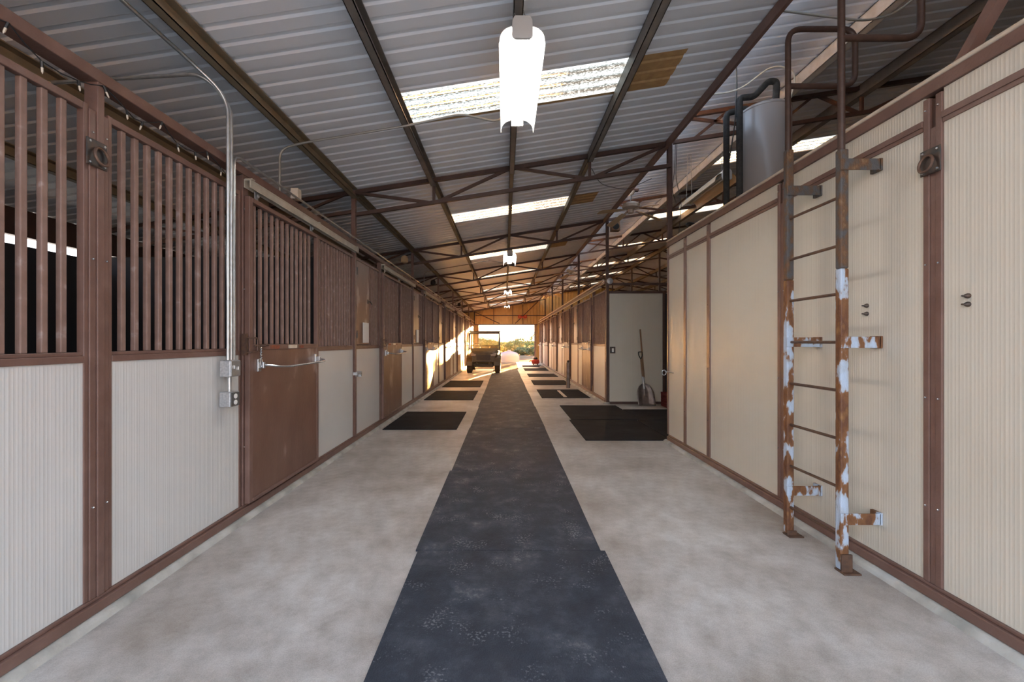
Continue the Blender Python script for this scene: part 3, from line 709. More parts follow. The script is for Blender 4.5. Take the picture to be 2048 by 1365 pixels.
def truss_left(y, i):
    r = thing('roof_truss', 'dark steel truss over the left stalls, %s from the camera' % nth(i), 'truss', (-3.7, y, ZL(-3.7)), 'trusses over the left stalls')
    ct = lambda x: ZL(x) - .045; cb = lambda x: ZL(x) - .30
    MB().bar((XB, y, ct(XB)), (-XL - .03, y, ct(-XL)), .05, .05).build('top_chord', 'brown_dark', r)
    MB().bar((-4.9, y, cb(-4.9)), (-XL - .03, y, cb(-XL)), .04, .04).build('bottom_chord', 'brown_dark', r)
    for a, b in ((-4.85, -3.9), (-2.1, -3.1)): MB().bar((a, y, ct(a)), (b, y, cb(b)), .03, .03).build('web_brace', 'brown_dark', r)
def truss_right(y, i):
    r = thing('roof_truss', 'brown steel truss under the right roof, %s from the camera' % nth(i), 'truss', (4.5, y, ZR(4.5)), 'trusses under the right roof')
    def ct(x): return ZR(x) - .045
    def cb(x): return ZR(x) - .37
    MB().bar((2.24, y, ct(2.24)), (5.95, y, ct(5.95)), .05, .05).build('top_chord', 'brown_dark', r)
    MB().bar((5.95, y, ct(5.95)), (11.9, y, ct(11.9)), .05, .05).build('top_chord', 'brown_dark', r)
    MB().bar((2.24, y, cb(2.24)), (5.95, y, cb(5.95)), .045, .045).build('bottom_chord', 'brown_dark', r)
    MB().bar((5.95, y, cb(5.95)), (11.9, y, cb(11.9)), .045, .045).build('bottom_chord', 'brown_dark', r)
    for a, b in ((2.3, 3.5), (3.0, 2.5), (4.1, 3.6), (4.15, 4.7), (5.9, 4.8), (6.0, 7.0), (8.2, 7.2), (8.3, 9.4)):
        MB().bar((a, y, ct(a)), (b, y, cb(b)), .035, .035).build('web_brace', 'brown_dark', r)
    for x in (3.56, 4.74, 7.1, 8.3): MB().bar((x, y, cb(x)), (x, y, ct(x) - .03), .035, .035).build('web_post', 'brown_dark', r)
for i, y in enumerate(TR):
    truss(y, i); truss_left(y, i); truss_right(y, i)
    m = MB().box(-XL - .035, -XL + .018, y - .026, y + .026, .107, ZL(-XL) - .02)
    tag(m.build('column', 'brown', bevel=.003), 'slim brown steel column in the left stall fronts under the %s truss' % nth(i), 'column', 'columns of the left row')
    m = MB().box(XR - .01, XR + .05, y + .055 if i == 0 else y - .03, y + .11 if i == 0 else y + .03, .04 if i else 2.72, ZR(XR) - .02)
    tag(m.build('column', 'brown_dark', bevel=.003), 'dark steel column on the right side of the aisle under the %s truss' % nth(i), 'column', 'columns of the right row')
    m = MB().box(5.92, 5.98, y - .03, y + .03, 0.001, ZR(5.95) - .18)
    tag(m.build('column', 'brown_dark'), 'dark steel column under the ridge of the right roof, %s from the camera' % nth(i), 'column', 'ridge columns of the right roof')

# ------------------------------------------------------------------ alcove at right (Y 5.55 - 8.93)
struct(MB().box(XR + .07, 3.42, 8.90, 8.95, .05, 2.40).build('wall_alcove', 'panel_cream'))
m = MB(); m.box(XR + .07, 3.5, 8.885, 8.955, 2.40, 2.45); m.box(XR + .07, 3.42, 8.88, 8.955, .0, .05); m.box(3.42, 3.47, 8.88, 8.96, .0, 2.40)
struct(m.build('trim_6', 'brown_dark'))
struct(MB().box(3.47, 5.8, 8.92, 8.96, .001, 2.40).build('wall_alcove', 'darkwall'))
m = MB().bar((XR + .06, 8.89, 2.60), (5.8, 8.89, 2.60), .04, .05)
tag(m.build('cross_beam', 'brown_dark'), 'dark beam crossing above the cream alcove wall behind the shovel', 'beam')

# ------------------------------------------------------------------ rubber mats
def mats(x0, x1, y0, y1, label, grp, z=0.0, mt='rubber_plain', j=.006):
    r = lambda: random.uniform(-j, j)
    P = [(x0 + r(), y0 + r()), (x1 + r(), y0 + r()), (x1 + r(), y1 + r()), (x0 + r(), y1 + r())]
    o = MB().prism(P, 'z', z + .0008, z + .013).build('rubber_mat', mt, bevel=.002)
    return tag(o, label, 'rubber mat', grp)
seams = [.55, 2.63, 4.26, 6.36, 8.45, 10.5, 12.5, 14.5, 16.4, 18.2, 19.9]
offs = [(-.553, .640), (-.568, .618), (-.556, .615), (-.538, .628), (-.55, .62), (-.545, .61), (-.55, .61), (-.555, .60), (-.55, .61), (-.55, .60)]
for i in range(10):
    nm = 'black rubber runner mat in the middle of the aisle, %s from the camera' % (nth(i) if i < 9 else 'last and farthest')
    if i == 0: nm = 'large dusty black rubber runner mat in the foreground, nearest the camera'
    mats(offs[i][0], offs[i][1], seams[i] + .003, seams[i + 1] - .003, nm, 'runner mats down the middle of the aisle', 0, 'rubber')
for i, (a, b) in enumerate(((6.27, 7.85), (9.45, 11.2), (12.15, 14.1))):
    mats(-1.87, -.735, a, b, 'black rubber mat before the left stalls, %s from the camera' % nth(i), 'mats along the left stalls')
for i, (a, b, x0) in enumerate(((9.8, 11.5, .88), (12.8, 14.3, .90), (15.7, 17.2, .92), (19.1, 20.7, .93), (22.0, 23.3, .95))):
    mats(x0, 2.05, a, b, 'black rubber mat before the right far stalls, %s from the camera' % nth(i), 'mats along the right stalls')
mats(1.10, 2.26, 5.58, 7.04, 'black rubber mat at the mouth of the alcove, the nearer and wider set one', 'mats at the alcove mouth')
mats(1.15, 2.32, 7.07, 8.62, 'black rubber mat at the mouth of the alcove, the farther one by the corner post', 'mats at the alcove mouth')
mats(2.268, 3.5, 5.66, 7.0, 'dark rubber mat inside the alcove, nearer of the two', 'mats inside the alcove', .0)
mats(2.328, 3.5, 7.03, 8.1, 'dark rubber mat inside the alcove in front of the shovel', 'mats inside the alcove', .0)
m = MB().box(1.42, 1.50, 9.9, 11.2, .0135, .020)
tag(m.build('wood_strip', 'pipe_cream'), 'pale strip of wood lying on the mat at the right far stalls', 'strip')

# ------------------------------------------------------------------ hanging fluorescent lamps
def shop_lamp(cx, y0, y1, zed, label, lit=True, grp='hanging lamps of the aisle', xt=.09, zf=ZL, rm='reflector'):
    r = thing('hanging_lamp', label, 'lamp', (cx, (y0 + y1) / 2, zed), grp)
    hw = .152
    # channel body
    m = MB(); m.prism([(cx - .055, zed + .10), (cx + .055, zed + .10), (cx + .045, zed + .145), (cx - .045, zed + .145)], 'y', y0 - .02, y1 + .02)
    m.build('body', 'white', r, bevel=.004)
    for s in (-1, 1):
        prof = [(cx + s * (.05 + (hw - .05) * math.sin(a)), zed + .105 * math.cos(a) ** .9 if a < 1.5 else zed) for a in [k * 1.5 / 8 for k in range(9)]] + [(cx + s * (hw + .004), zed - .012)]
        rows = [[(x, y, z) for x, z in prof] for y in (y0, y1)]
        MB().grid(rows).build('reflector', rm, r, recalc=False, solid=.003)
    for s in (-1, 1):
        m = MB().tube([(cx + s * .028, y0 + .03, zed + .075), (cx + s * .028, y1 - .02, zed + .075)], .0165, 10)
        m.build('tube', 'tube' if lit else 'amber_tube', r, smooth=True)
    for yy in (y0 + .01, y1 - .01):
        m = MB().box(cx - .056, cx + .056, yy - .012, yy + .012, zed + .045, zed + .10); m.build('socket', 'white', r, bevel=.004)
    m = MB().prism([(cx - .07, zed + .02), (cx - .05, zed + .0), (cx + .05, zed + .0), (cx + .07, zed + .02), (cx + .067, zed + .12), (cx + .05, zed + .15), (cx - .05, zed + .15), (cx - .067, zed + .12)], 'y', y0 - .035, y0 - .012)
    m.build('end_cap', 'endcap', r, bevel=.005)
    zt = zf(xt) - .12
    for yy in (y0 + .03, y1 - .05):
        for s in (-1, 1):
            m = MB(); a = Vector((cx + s * .045, yy, zed + .145)); b = Vector((xt + s * .028, yy, zt)); L2 = (b - a).length; nn = max(4, int(L2 / .018))
            for i in range(nn):
                c = a.lerp(b, (i + .5) / nn); ax = Vector((0, 1, 0)) if i % 2 else Vector((1, 0, 0)); d = (b - a).normalized()
                m.tube([c + ax * .0055 * math.cos(t) + d * .0115 * math.sin(t) for t in [k * math.pi / 4 for k in range(8)]], .0018, 4, True)
            m.build('chain', 'galv_dull', r)
    return r
M['reflector'] = mat('reflector_enamel', (0.62, 0.60, 0.57), 0.45)
M['endcap'] = mat('grey_end_cap', (0.50, 0.47, 0.44), 0.4)
M['amber_tube'] = mat('unlit_tube', (0.7, 0.62, 0.5), 0.3)
lamp = shop_lamp(.115, 2.73, 3.90, H + 2.0, 'white fluorescent lamp with curved reflectors hanging nearest the camera')
for k in (1, 2, 3):
    dup(lamp, (0, 6.88 * k, 0), 'lit fluorescent lamp hanging in the aisle, %s from the camera' % nth(k))
shop_lamp(3.1, 5.75, 6.95, H + 2.26, 'unlit reflector lamp hanging beside the black pipes above the right wall', False, 'unlit lamps', 3.1, lambda x: ZR(x) + .122, 'blade')  # warm blade colour on the reflectors stands in for sunset glow

# conduits
def cond(name, pts, r, mt, label, cat='conduit', rad=.06, n=8):
    return tag(MB().tube(rnd(pts, rad), r, n).build(name, mt, smooth=True), label, cat)
for k in range(4):
    y = 3.86 + 6.88 * k
    c = cond('electrical_conduit', [(-2.12, y, 2.70), (-2.12, y, 3.16), (-1.95, y, 3.215), (-.9, y, ZL(-.9) - .16), (-.42, y, ZL(-.42) - .13), (-.25, y, 3.46), (-.08, y, 3.42), (.04, y, 3.50)], .011, 'galv_dull', 'thin conduit crossing the roof from the left stalls to the %s hanging lamp' % nth(k), rad=.12)
    c['group'] = 'conduits feeding the hanging lamps'
xc = -1.935
tag(MB().tube(rnd([(xc, 2.865, 1.222), (xc, 2.865, 3.06), (-2.09, 2.72, 3.215), (-2.09, YB, 3.215)], .16, 8), .0125, 10).build('electrical_conduit', 'galv', smooth=True), 'silver conduit rising from the grey boxes and bending along the purlin, nearer of the pair', 'conduit')
tag(MB().tube(rnd([(xc, 2.897, 1.222), (xc, 2.897, 3.02), (-2.05, 2.78, 3.17), (-3.2, 2.78, 3.10)], .10, 8), .0125, 10).build('electrical_conduit', 'galv', smooth=True), 'silver conduit rising from the grey boxes then turning left over the stall', 'conduit')
tag(MB().tube(rnd([(xc, 2.928, 1.222), (xc, 2.928, 2.66), (xc - .02, 3.02, 2.705), (xc - .02, 3.3, 2.705), (xc - .04, 23, 2.705)], .08, 6), .0105, 8).build('electrical_conduit', 'galv', smooth=True), 'silver conduit that bends onto the header beam and runs along the left stalls', 'conduit')
tag(MB().tube([(xc, 2.88, 1.00), (xc, 2.88, 1.10)], .0125, 10).build('electrical_conduit', 'galv', smooth=True), 'short silver conduit joining the upper and lower grey boxes', 'conduit')
m = MB().box(-1.975, -1.900, 2.835, 2.945, 1.105, 1.22)
r = thing('switch_box', 'grey electrical box at the foot of the three silver conduits', 'electrical box', (-1.94, 2.89, 1.105))
m.build('box', 'grey_box', r, bevel=.006)
m = MB().box(-1.900, -1.896, 2.84, 2.94, 1.11, 1.215); m.box(-1.896, -1.886, 2.865, 2.872, 1.16, 1.185); m.box(-1.896, -1.886, 2.905, 2.912, 1.15, 1.175); m.build('switch_plate', 'galv', r, bevel=.002)
r = thing('outlet_box', 'grey outlet box below the switch box on the off-white stall panel', 'electrical box', (-1.94, 2.885, .895))
MB().box(-1.978, -1.900, 2.835, 2.935, .895, 1.0).build('box', 'grey_box', r, bevel=.006)
M['cover_dark'] = mat('dull_steel_cover', (0.16, 0.155, 0.15), 0.45, 0.5)
MB().box(-1.900, -1.896, 2.84, 2.93, .90, .995).build('cover_plate', 'cover_dark', r, bevel=.002)
for z in (.968, .925):
    m = MB().lathe([(.002, 0), (.017, 0), (.017, .003), (.002, .0035)], (-1.896, 2.885, z), 14, 'x'); m.box(-1.8925, -1.892, 2.878, 2.880, z - .005, z + .006); m.box(-1.8925, -1.892, 2.890, 2.892, z - .005, z + .006)
    m.build('socket', 'white', r)
m = MB().box(-2.02, -1.95, 3.86, 3.93, 2.70, 2.80)
tag(m.build('junction_box', 'pipe_cream', bevel=.004), 'cream junction box standing on the left beam above the first sliding door', 'electrical box')

# string of small bulbs under the left beam
r = thing('string_lights', 'thin cable of tiny clear bulbs drooping under the left header beam', 'string lights', (-1.975, 2, 2.6))
pts = []; yy = 1.0
anch = [1.0, 1.62, 2.02, 2.35, 2.72, 3.08]
for a, b in zip(anch[:-1], anch[1:]):
    for i in range(6):
        t = i / 6; pts.append((-1.972 + .01 * math.sin(9 * (a + t)), a + (b - a) * t, 2.612 - .07 * math.sin(math.pi * t)))
pts.append((-1.972, 3.08, 2.612))
MB().tube(pts, .0028, 5).build('cable', 'black', r)
for i, j in enumerate(range(2, len(pts) - 1, 2)):
    p = Vector(pts[j]); d = Vector((random.uniform(-.01, .01), random.uniform(-.02, .02), -.05))
    b = MB().tube([p, p + d * .5], .0055, 6).build('socket', 'black', r)
    MB().tube([p + d * .5, p + d * .85, p + d], [.0045, .004, .001], 6).build('bulb', 'pipe_cream', r)

# ------------------------------------------------------------------ ladder
r = thing('ladder', 'tall rusty steel ladder with flaking pale blue paint fixed to the right cream wall', 'ladder', (1.99, 2.62, 0))
xl = 1.985; rw = .050
for y, zt in ((2.415, 2.48), (2.87, 2.69)):
    m = MB().box(xl - rw / 2, xl + rw / 2, y - .022, y + .022, .012, 1.78); m.build('side_rail', 'rust', r, bevel=.008)
    m = MB().box(xl - rw / 2 + .0005, xl + rw / 2 - .0005, y - .0215, y + .0215, 1.78, zt); q = m.build('upper_rail', 'rust_dark', r, bevel=.008); q['label'] = 'darker weathered upper length of rail'
    m = MB().box(xl - .028, xl + .035, y - .034, y - .022, .0, .11 if y < 2.6 else .04); m.box(xl - .03, xl + .07, y - .055, y + .02, .0, .010); m.build('foot', 'latchrust', r, bevel=.002)
    zz = 3.14; X1 = 2.45
    loop = rnd([(xl - .004, y, zt - .02), (xl - .004, y, 3.54), (X1, y, 3.54), (X1, y, zz), (xl - .004, y, zz)], .10, 7)
    MB().tube(loop, .0185, 12).build('grab_rail', 'tubebrown', r, smooth=True)
    for z in (2.385 if y < 2.6 else 2.40, 1.347, .315):
        m = MB().box(xl - .03, XR - .012, y - .030, y - .022, z - .033, z + .033); dy = .05 if z < 2 else -.0
        m.box(XR - .020, XR - .0005, y - .030, y + .035, z - .036, z + .036)
        m.build('wall_bracket', 'rust' if z < 2 else 'rust_dark', r, bevel=.002)
for k in range(-4, 4):
    z = 1.347 + .287 * k
    MB().tube([(xl, 2.40, z), (xl, 2.885, z)], .0095, 8).build('rung', 'latchrust', r, smooth=True)

# ------------------------------------------------------------------ water heater and pipes on the box room
r = thing('water_heater', 'tall grey cylindrical water heater standing on top of the right room', 'water heater', (2.86, 4.52, 2.671))
MB().lathe([(.20, 0), (.25, 0), (.25, .03), (.252, .03), (.252, 1.20), (.246, 1.215), (.235, 1.225), (.01, 1.235)], (2.86, 4.52, 2.671), 48).build('body', 'tank', r, smooth=True)
MB().lathe([(.254, 0), (.256, .004), (.256, .022), (.254, .026)], (2.86, 4.52, 2.671 + 1.185), 48).build('rim', 'tank', r, smooth=True)
cond('insulated_pipe', [(2.50, 4.63, 2.671), (2.50, 4.63, 3.93), (2.72, 4.58, 3.96), (2.80, 4.60, 3.905)], .033, 'blackfoam', 'black foam pipe left of the water heater, the one farther from it', 'pipe', .05, 12)
cond('insulated_pipe', [(2.50, 4.37, 2.671), (2.50, 4.37, 3.95), (2.66, 4.38, 3.97), (2.84, 4.42, 4.16), (2.93, 4.42, 4.16), (2.93, 4.44, 3.905)], .033, 'blackfoam', 'black foam pipe hugging the water heater and arching onto its top', 'pipe', .05, 12)
cond('black_hose', [(2.55, 4.28, 2.671), (2.52, 4.2, 2.70), (2.6, 4.18, 2.93), (2.8, 4.18, 2.95), (2.9, 4.2, 2.69)], .008, 'black', 'thin black hose looping at the foot of the water heater', 'hose', .1)
cond('power_cable', [(2.2, 4.4, 4.0), (2.45, 4.3, 3.98), (2.75, 4.2, 4.20), (3.0, 4.2, 4.12), (3.02, 4.35, 3.905)], .008, 'track', 'pale cable arching over the water heater', 'cable', .15)
cond('power_cable', [(2.42, 4.3, 4.38), (2.46, 4.35, 4.1), (2.47, 4.4, 3.7), (2.43, 4.45, 3.3)], .007, 'black', 'black cable hanging beside the black foam pipes', 'cable', .1)
cond('power_cable', [(2.2, 3.3, 4.02), (2.9, 3.3, 3.93), (3.15, 3.3, 3.99), (3.56, 3.2, 4.36), (3.6, 1.0, 4.36)], .009, 'galv_dull', 'thin conduit sagging behind the ladder grab rails', 'cable', .2)
for i, pts in enumerate(([(1.16, 5.5, 3.68), (1.3, 5.6, 3.50), (1.65, 5.6, 3.42), (2.0, 5.6, 3.58)], [(2.27, 5.46, 4.02), (2.36, 5.7, 3.75), (2.32, 5.7, 3.45), (2.40, 5.75, 3.3)], [(2.3, 5.46, 4.33), (2.34, 5.62, 3.6), (2.42, 5.62, 3.25), (2.38, 5.62, 2.8)])):
    cond('loose_wire', pts, .004, 'black', ['black wire sagging below the first truss right of the lamps', 'short curly wire hanging right of the first truss column', 'long thin wire hanging along the first right column'][i], 'wire', .1, 6)
# coiled hose on wall top
m = MB().tube([(2.28 + .05 * math.cos(a), 5.0 + .06 * math.sin(a) + a * .004, 2.775 + .05 * math.sin(a)) for a in [i * .5 for i in range(30)]], .008, 6)
tag(m.build('coiled_cord', 'black', smooth=True), 'small black coiled cord on top of the right wall near its end', 'cord')

# ------------------------------------------------------------------ ceiling fans
def fan(x, y, label):
    z = 3.86
    r = thing('ceiling_fan', label, 'ceiling fan', (x, y, z), 'ceiling fans along the aisle')
    MB().lathe([(.02, 0), (.05, .02), (.075, .06), (.075, .08)], (x, y, z + .20), 20).build('canopy', 'fan', r, smooth=True)
    MB().tube([(x, y, z + .05), (x, y, z + .22)], .012, 8).build('rod', 'iron', r)
    MB().lathe([(.04, -.06), (.08, -.055), (.15, -.03), (.16, .02), (.14, .05), (.03, .06)], (x, y, z), 28).build('motor', 'fan', r, smooth=True)
    MB().lathe([(.01, -.13), (.05, -.125), (.055, -.07), (.05, -.055)], (x, y, z), 18).build('switch_housing', 'fan', r, smooth=True)
    for k in range(4):
        a = R(12 + 90 * k + 8); d = Vector((math.cos(a), math.sin(a), -.20)).normalized(); t = Vector((-math.sin(a), math.cos(a), .18)).normalized()
        c = Vector((x, y, z - .05)); up = d.cross(t).normalized()
        pts = []
        for u, hwid in ((.20, .04), (.26, .055), (.55, .068), (.68, .07), (.71, .05)):
            pts.append((u, hwid))
        v = [c + d * u + t * h2 + up * .003 for u, h2 in pts] + [c + d * u - t * h2 + up * .003 for u, h2 in reversed(pts)]
        n2 = len(v); v2 = [p - up * .006 for p in v]
        m = MB().add(v + v2, [tuple(range(n2)), tuple(reversed(range(n2, 2 * n2)))] + [(i, i + n2, (i + 1) % n2 + n2, (i + 1) % n2) for i in range(n2)])
        b = m.build('blade', 'blade', r)
        MB().bar(c + d * .12 - up * .006, c + d * .27 - up * .006, .03, .006, up).build('blade_arm', 'fan', b)
    return r
f1 = fan(2.33, 7.6, 'almond ceiling fan with drooping blades, nearest the camera on the right')
dup(f1, (0, 6.9, 0), 'almond ceiling fan, second from the camera'); dup(f1, (0, 13.8, 0), 'almond ceiling fan, farthest down the aisle')
for y in (7.6, 14.5, 21.4):
    m = MB().box(2.2, 2.47, y - .03, y + .03, 4.14, 4.18)
    tag(m.build('fan_bracket', 'brown_dark'), 'dark bracket holding the %s ceiling fan beside the edge beam' % nth(int((y - 7) / 6.9)), 'bracket', 'fan brackets')

# small boxes by columns
r = thing('loudspeaker', 'brown box loudspeaker mounted beside the second right column', 'speaker', (2.36, 8.75, 3.72))
MB().box(2.27, 2.45, 8.72, 8.86, 3.72, 3.92).build('cabinet', 'wood', r, bevel=.006)
MB().lathe([(.01, 0), (.05, -.004), (.07, .0), (.072, .004)], (2.36, 8.716, 3.81), 20, 'y').build('cone', 'black', r, smooth=True)
m = MB().lathe([(.01, -.03), (.065, -.02), (.07, 0), (.07, .04), (.02, .06)], (2.26, 8.84, 2.66), 20, 'y')
tag(m.build('round_bell', 'grey_box', smooth=True), 'round grey disc on the second right column above the alcove wall', 'bell')
for i, (y, z) in enumerate(((8.75, 3.02), (12.2, 3.03), (19.1, 3.0))):
    r = thing('floodlight', 'small floodlight beside the %s left column' % nth(i + 1 if i < 2 else 4), 'floodlight', (-2.12, y, z), 'floodlights by the left columns')
    MB().lathe([(.04, 0), (.075, .02), (.075, .10), (.05, .15), (.02, .16)], (-2.13, y - .05, z), 14).build('housing', 'blade' if i == 0 else 'black', r, smooth=True)
    MB().bar((-2.13, y - .05, z + .15), (-2.04, y + .1, z + .22), .02, .02).build('bracket', 'black', r)

# ------------------------------------------------------------------ alcove things
# scoop shovel leaning on the cream wall, and a long handle beside it
r = thing('scoop_shovel', 'wide grey scoop shovel with D grip standing against the alcove wall', 'shovel', (2.97, 8.55, 0))
rows = []
for i in range(11):
    t = i / 10; z = .016 + .44 * t; hw = (.185 if t < .45 else .185 * math.sqrt(max(0.02, 1 - ((t - .45) / .57) ** 2)))
    hw = hw if t > .02 else .178
    row = []
    for j in range(9):
        u = j / 8 * 2 - 1; row.append((2.97 + hw * u, 8.62 + .16 * t - .06 * (abs(u) ** 2.5) * (1 - .3 * t) - .012 * math.cos(u * 9) * (1 if abs(u) < .8 else 0), z))
    rows.append(row)
MB().grid(rows).build('scoop', 'scoop', r, smooth=True, solid=.004)
MB().tube([(2.97, 8.735, .34), (2.966, 8.775, .47), (2.955, 8.80, .60)], [.02, .024, .018], 10).build('socket', 'galv', r, smooth=True)
MB().tube([(2.955, 8.80, .58), (2.93, 8.84, .98)], .016, 10).build('handle', 'wood', r, smooth=True)
MB().tube(rnd([(2.93, 8.84, .97), (2.885, 8.85, 1.06), (2.88, 8.855, 1.13), (2.965, 8.855, 1.13), (2.965, 8.85, 1.06), (2.93, 8.84, .97)], .015), .011, 8).build('grip', 'black', r, smooth=True)
r = thing('long_handled_tool', 'tall wooden pole handle leaning behind the scoop shovel', 'tool', (3.0, 8.8, 0))
MB().tube([(3.02, 8.83, .02), (3.0, 8.845, .58)], .017, 10).build('ferrule', 'galv', r, smooth=True)
MB().tube([(3.0, 8.845, .56), (2.925, 8.875, 1.62)], .0165, 10).build('handle', 'wood', r, smooth=True)
r = thing('milk_crate', 'dark red plastic crate on the alcove floor beside the shovel', 'crate', (3.42, 8.35, 0))
m = MB(); x0, x1, y0, y1 = 3.27, 3.60, 8.28, 8.60
m.box(x0, x1, y0, y1, .014, .03)
for a in range(5):
    z = .03 + a * .055
    for (xa, xb, ya, yb) in ((x0, x1, y0, y0 + .008), (x0, x1, y1 - .008, y1), (x0, x0 + .008, y0, y1), (x1 - .008, x1, y0, y1)): m.box(xa, xb, ya, yb, z, z + .022)
for a in range(6):
    t = a / 5
    m.box(x0 + (x1 - x0 - .02) * t, x0 + (x1 - x0 - .02) * t + .02, y0, y0 + .008, .03, .28); m.box(x0 + (x1 - x0 - .02) * t, x0 + (x1 - x0 - .02) * t + .02, y1 - .008, y1, .03, .28)
    m.box(x0, x0 + .008, y0 + (y1 - y0 - .02) * t, y0 + (y1 - y0 - .02) * t + .02, .03, .28); m.box(x1 - .008, x1, y0 + (y1 - y0 - .02) * t, y0 + (y1 - y0 - .02) * t + .02, .03, .28)
m.box(x0 - .003, x1 + .003, y0 - .003, y0 + .010, .265, .30); m.box(x0 - .003, x1 + .003, y1 - .01, y1 + .003, .265, .30); m.box(x0 - .003, x0 + .01, y0, y1, .265, .30); m.box(x1 - .01, x1 + .003, y0, y1, .265, .30)
m.build('shell', 'crate', r)
r = thing('latch_box', 'dark box with a pale centre on the corner column by the alcove', 'electrical box', (2.30, 8.86, 1.1))  # small latch box on the column, dark with a pale centre
m = MB(); m.box(2.27, 2.38, 8.84, 8.87, 1.10, 1.24); m.build('plate', 'iron', r, bevel=.004)
MB().box(2.305, 2.345, 8.835, 8.84, 1.13, 1.21).build('window', 'white', r)
# chrome latch at the end of the right wall
r = thing('gate_latch', 'silver ring latch on the end corner of the right wall', 'latch', (2.19, 5.52, .9))
MB().tube([(2.19 - .03 + .028 * math.cos(a), 5.57, .93 + .035 * math.sin(a)) for a in [i * math.pi / 8 for i in range(16)]], .006, 8, True).build('ring', 'chrome', r, smooth=True)
MB().tube([(2.175, 5.57, .95), (2.178, 5.3, .945)], .007, 8).build('rod', 'chrome', r)
# thin silver latch between first left panels
MB_l = MB().tube([(-1.93, 5.36, .93), (-1.93, 5.52, .93)], .007, 8); MB_l.box(-1.985, -1.93, 5.36, 5.38, .91, .95); MB_l.box(-1.985, -1.93, 5.50, 5.53, .88, .95)
tag(MB_l.build('bolt_latch', 'chrome'), 'small silver bolt latch on the thin post left, at the first feed panel', 'latch')

# hanging plastic sleeves on the left feed hatches
for k in range(2):
    y = 5.80 + PER * k
    m = MB()
    m.box(-1.982, -1.975, y - .09, y + .15, 1.335, 1.62)
    o = m.build('document_sleeve', 'paper', bevel=.006)
    tag(o, 'white plastic document sleeve hanging on the %s left feed hatch' % nth(k), 'document sleeve', 'sleeves on the feed hatches')

# bollard, cloth, vacuum at the far right
r = thing('bollard', 'brown steel bollard with black cap before the right far stalls', 'bollard', (1.84, 11.95, 0))
MB().lathe([(.055, 0), (.055, .74), (.05, .745)], (1.84, 11.95, 0), 18).build('shaft', 'scoop', r, smooth=True)
MB().lathe([(.03, .745), (.035, .78), (.03, .80), (.01, .81)], (1.84, 11.95, 0), 14).build('cap', 'black', r, smooth=True)
m = MB(); rows = []
for i in range(9):
    rows.append([(1.72 + .045 * j, 20.8 + .06 * i, .016 + .10 * math.sin(math.pi * i / 8) * math.sin(math.pi * j / 8) * (1 + .3 * math.sin(i * 2.1 + j * 1.7))) for j in range(9)])
m.grid(rows)
tag(m.build('feed_sack', 'cloth', smooth=True, solid=.01), 'crumpled pale sack lying on the floor by the right far stalls', 'sack')
r = thing('shop_vacuum', 'small red round shop vacuum with black head at the far right of the opening', 'vacuum', (1.78, 24.0, 0))
MB().lathe([(.18, .06), (.23, .10), (.235, .24), (.20, .30), (.1, .32)], (1.78, 24, 0), 24).build('drum', 'red', r, smooth=True)
MB().lathe([(.12, .31), (.13, .38), (.10, .43), (.03, .45)], (1.78, 24, 0), 20).build('head', 'black', r, smooth=True)
for a in range(4):
    MB().lathe([(.01, 0), (.03, .01), (.03, .05), (.01, .07)], (1.78 + .17 * math.cos(a * 1.57 + .8), 24 + .17 * math.sin(a * 1.57 + .8), 0), 10).build('caster', 'black', r)
MB().tube(rnd([(1.58, 24, .2), (1.48, 23.9, .28), (1.42, 23.8, .15)], .06), .022, 8).build('spout', 'red', r)
# red bow on gable
r = thing('red_bow', 'red ribbon bow hanging on the far gable above the opening', 'ribbon', (1.12, YG - .2, 2.95))
for s in (-1, 1):
    MB().tube([(1.12 + s * (.02 + .24 * math.sin(a)), YG - .19, 2.95 + .06 * s * 0 + .07 * math.sin(2 * a)) for a in [i * math.pi / 10 for i in range(11)]], .035, 6).build('loop', 'red', r)
    MB().bar((1.12, YG - .19, 2.95), (1.12 + s * .16, YG - .19, 2.80), .03, .01).build('tail', 'red', r)

# ------------------------------------------------------------------ utility vehicle
ux, uy = -.92, 17.35
r = thing('utility_vehicle', 'dusty dark green side-by-side utility vehicle parked facing the camera at the left', 'vehicle', (ux, uy + 1.4, 0))
def wheel(x, y):
    o = MB().lathe([(.12, -.115), (.24, -.12), (.30, -.10), (.315, -.06), (.318, 0), (.315, .06), (.30, .10), (.24, .12), (.12, .115)], (x, y, .318), 30, 'x').build('wheel', 'tyre', r, smooth=True)
    q = MB()
    for k in range(20):
        a = 2 * math.pi * k / 20
        for s in (-1, 1):
            c = Vector((x + s * .055, y + .315 * math.cos(a + s * .06), .318 + .315 * math.sin(a + s * .06)))
            q.bar(c - Vector((.045, 0, 0)), c + Vector((.045, 0, 0)), .035, .02, (0, math.cos(a), math.sin(a)))
    q.build('tread', 'tyre', o)
    MB().lathe([(.02, -.10), (.10, -.10), (.13, -.116), (.13, .116), (.10, .10), (.02, .10)], (x, y, .318), 20, 'x').build('rim', 'iron', o)
for sx in (-1, 1):
    wheel(ux + sx * .60, uy + .33); wheel(ux + sx * .60, uy + 2.35)
def loft(secs, name, m, par, **k):
    n = len(secs[0]); v = [p for s2 in secs for p in s2]; f = [tuple(range(n)), tuple(reversed(range((len(secs) - 1) * n, len(secs) * n)))]
    for i in range(len(secs) - 1):
        for j in range(n): f.append((i * n + j, i * n + (j + 1) % n, (i + 1) * n + (j + 1) % n, (i + 1) * n + j))
    return MB().add(v, f).build(name, m, par, **k)
def sec(y, hw, z0, z1, cr=.06, top=None):
    t = top if top is not None else hw * .9
    return [(ux - hw, y, z0), (ux + hw, y, z0), (ux + hw, y, z1 - cr), (ux + t, y, z1), (ux - t, y, z1), (ux - hw, y, z1 - cr)]
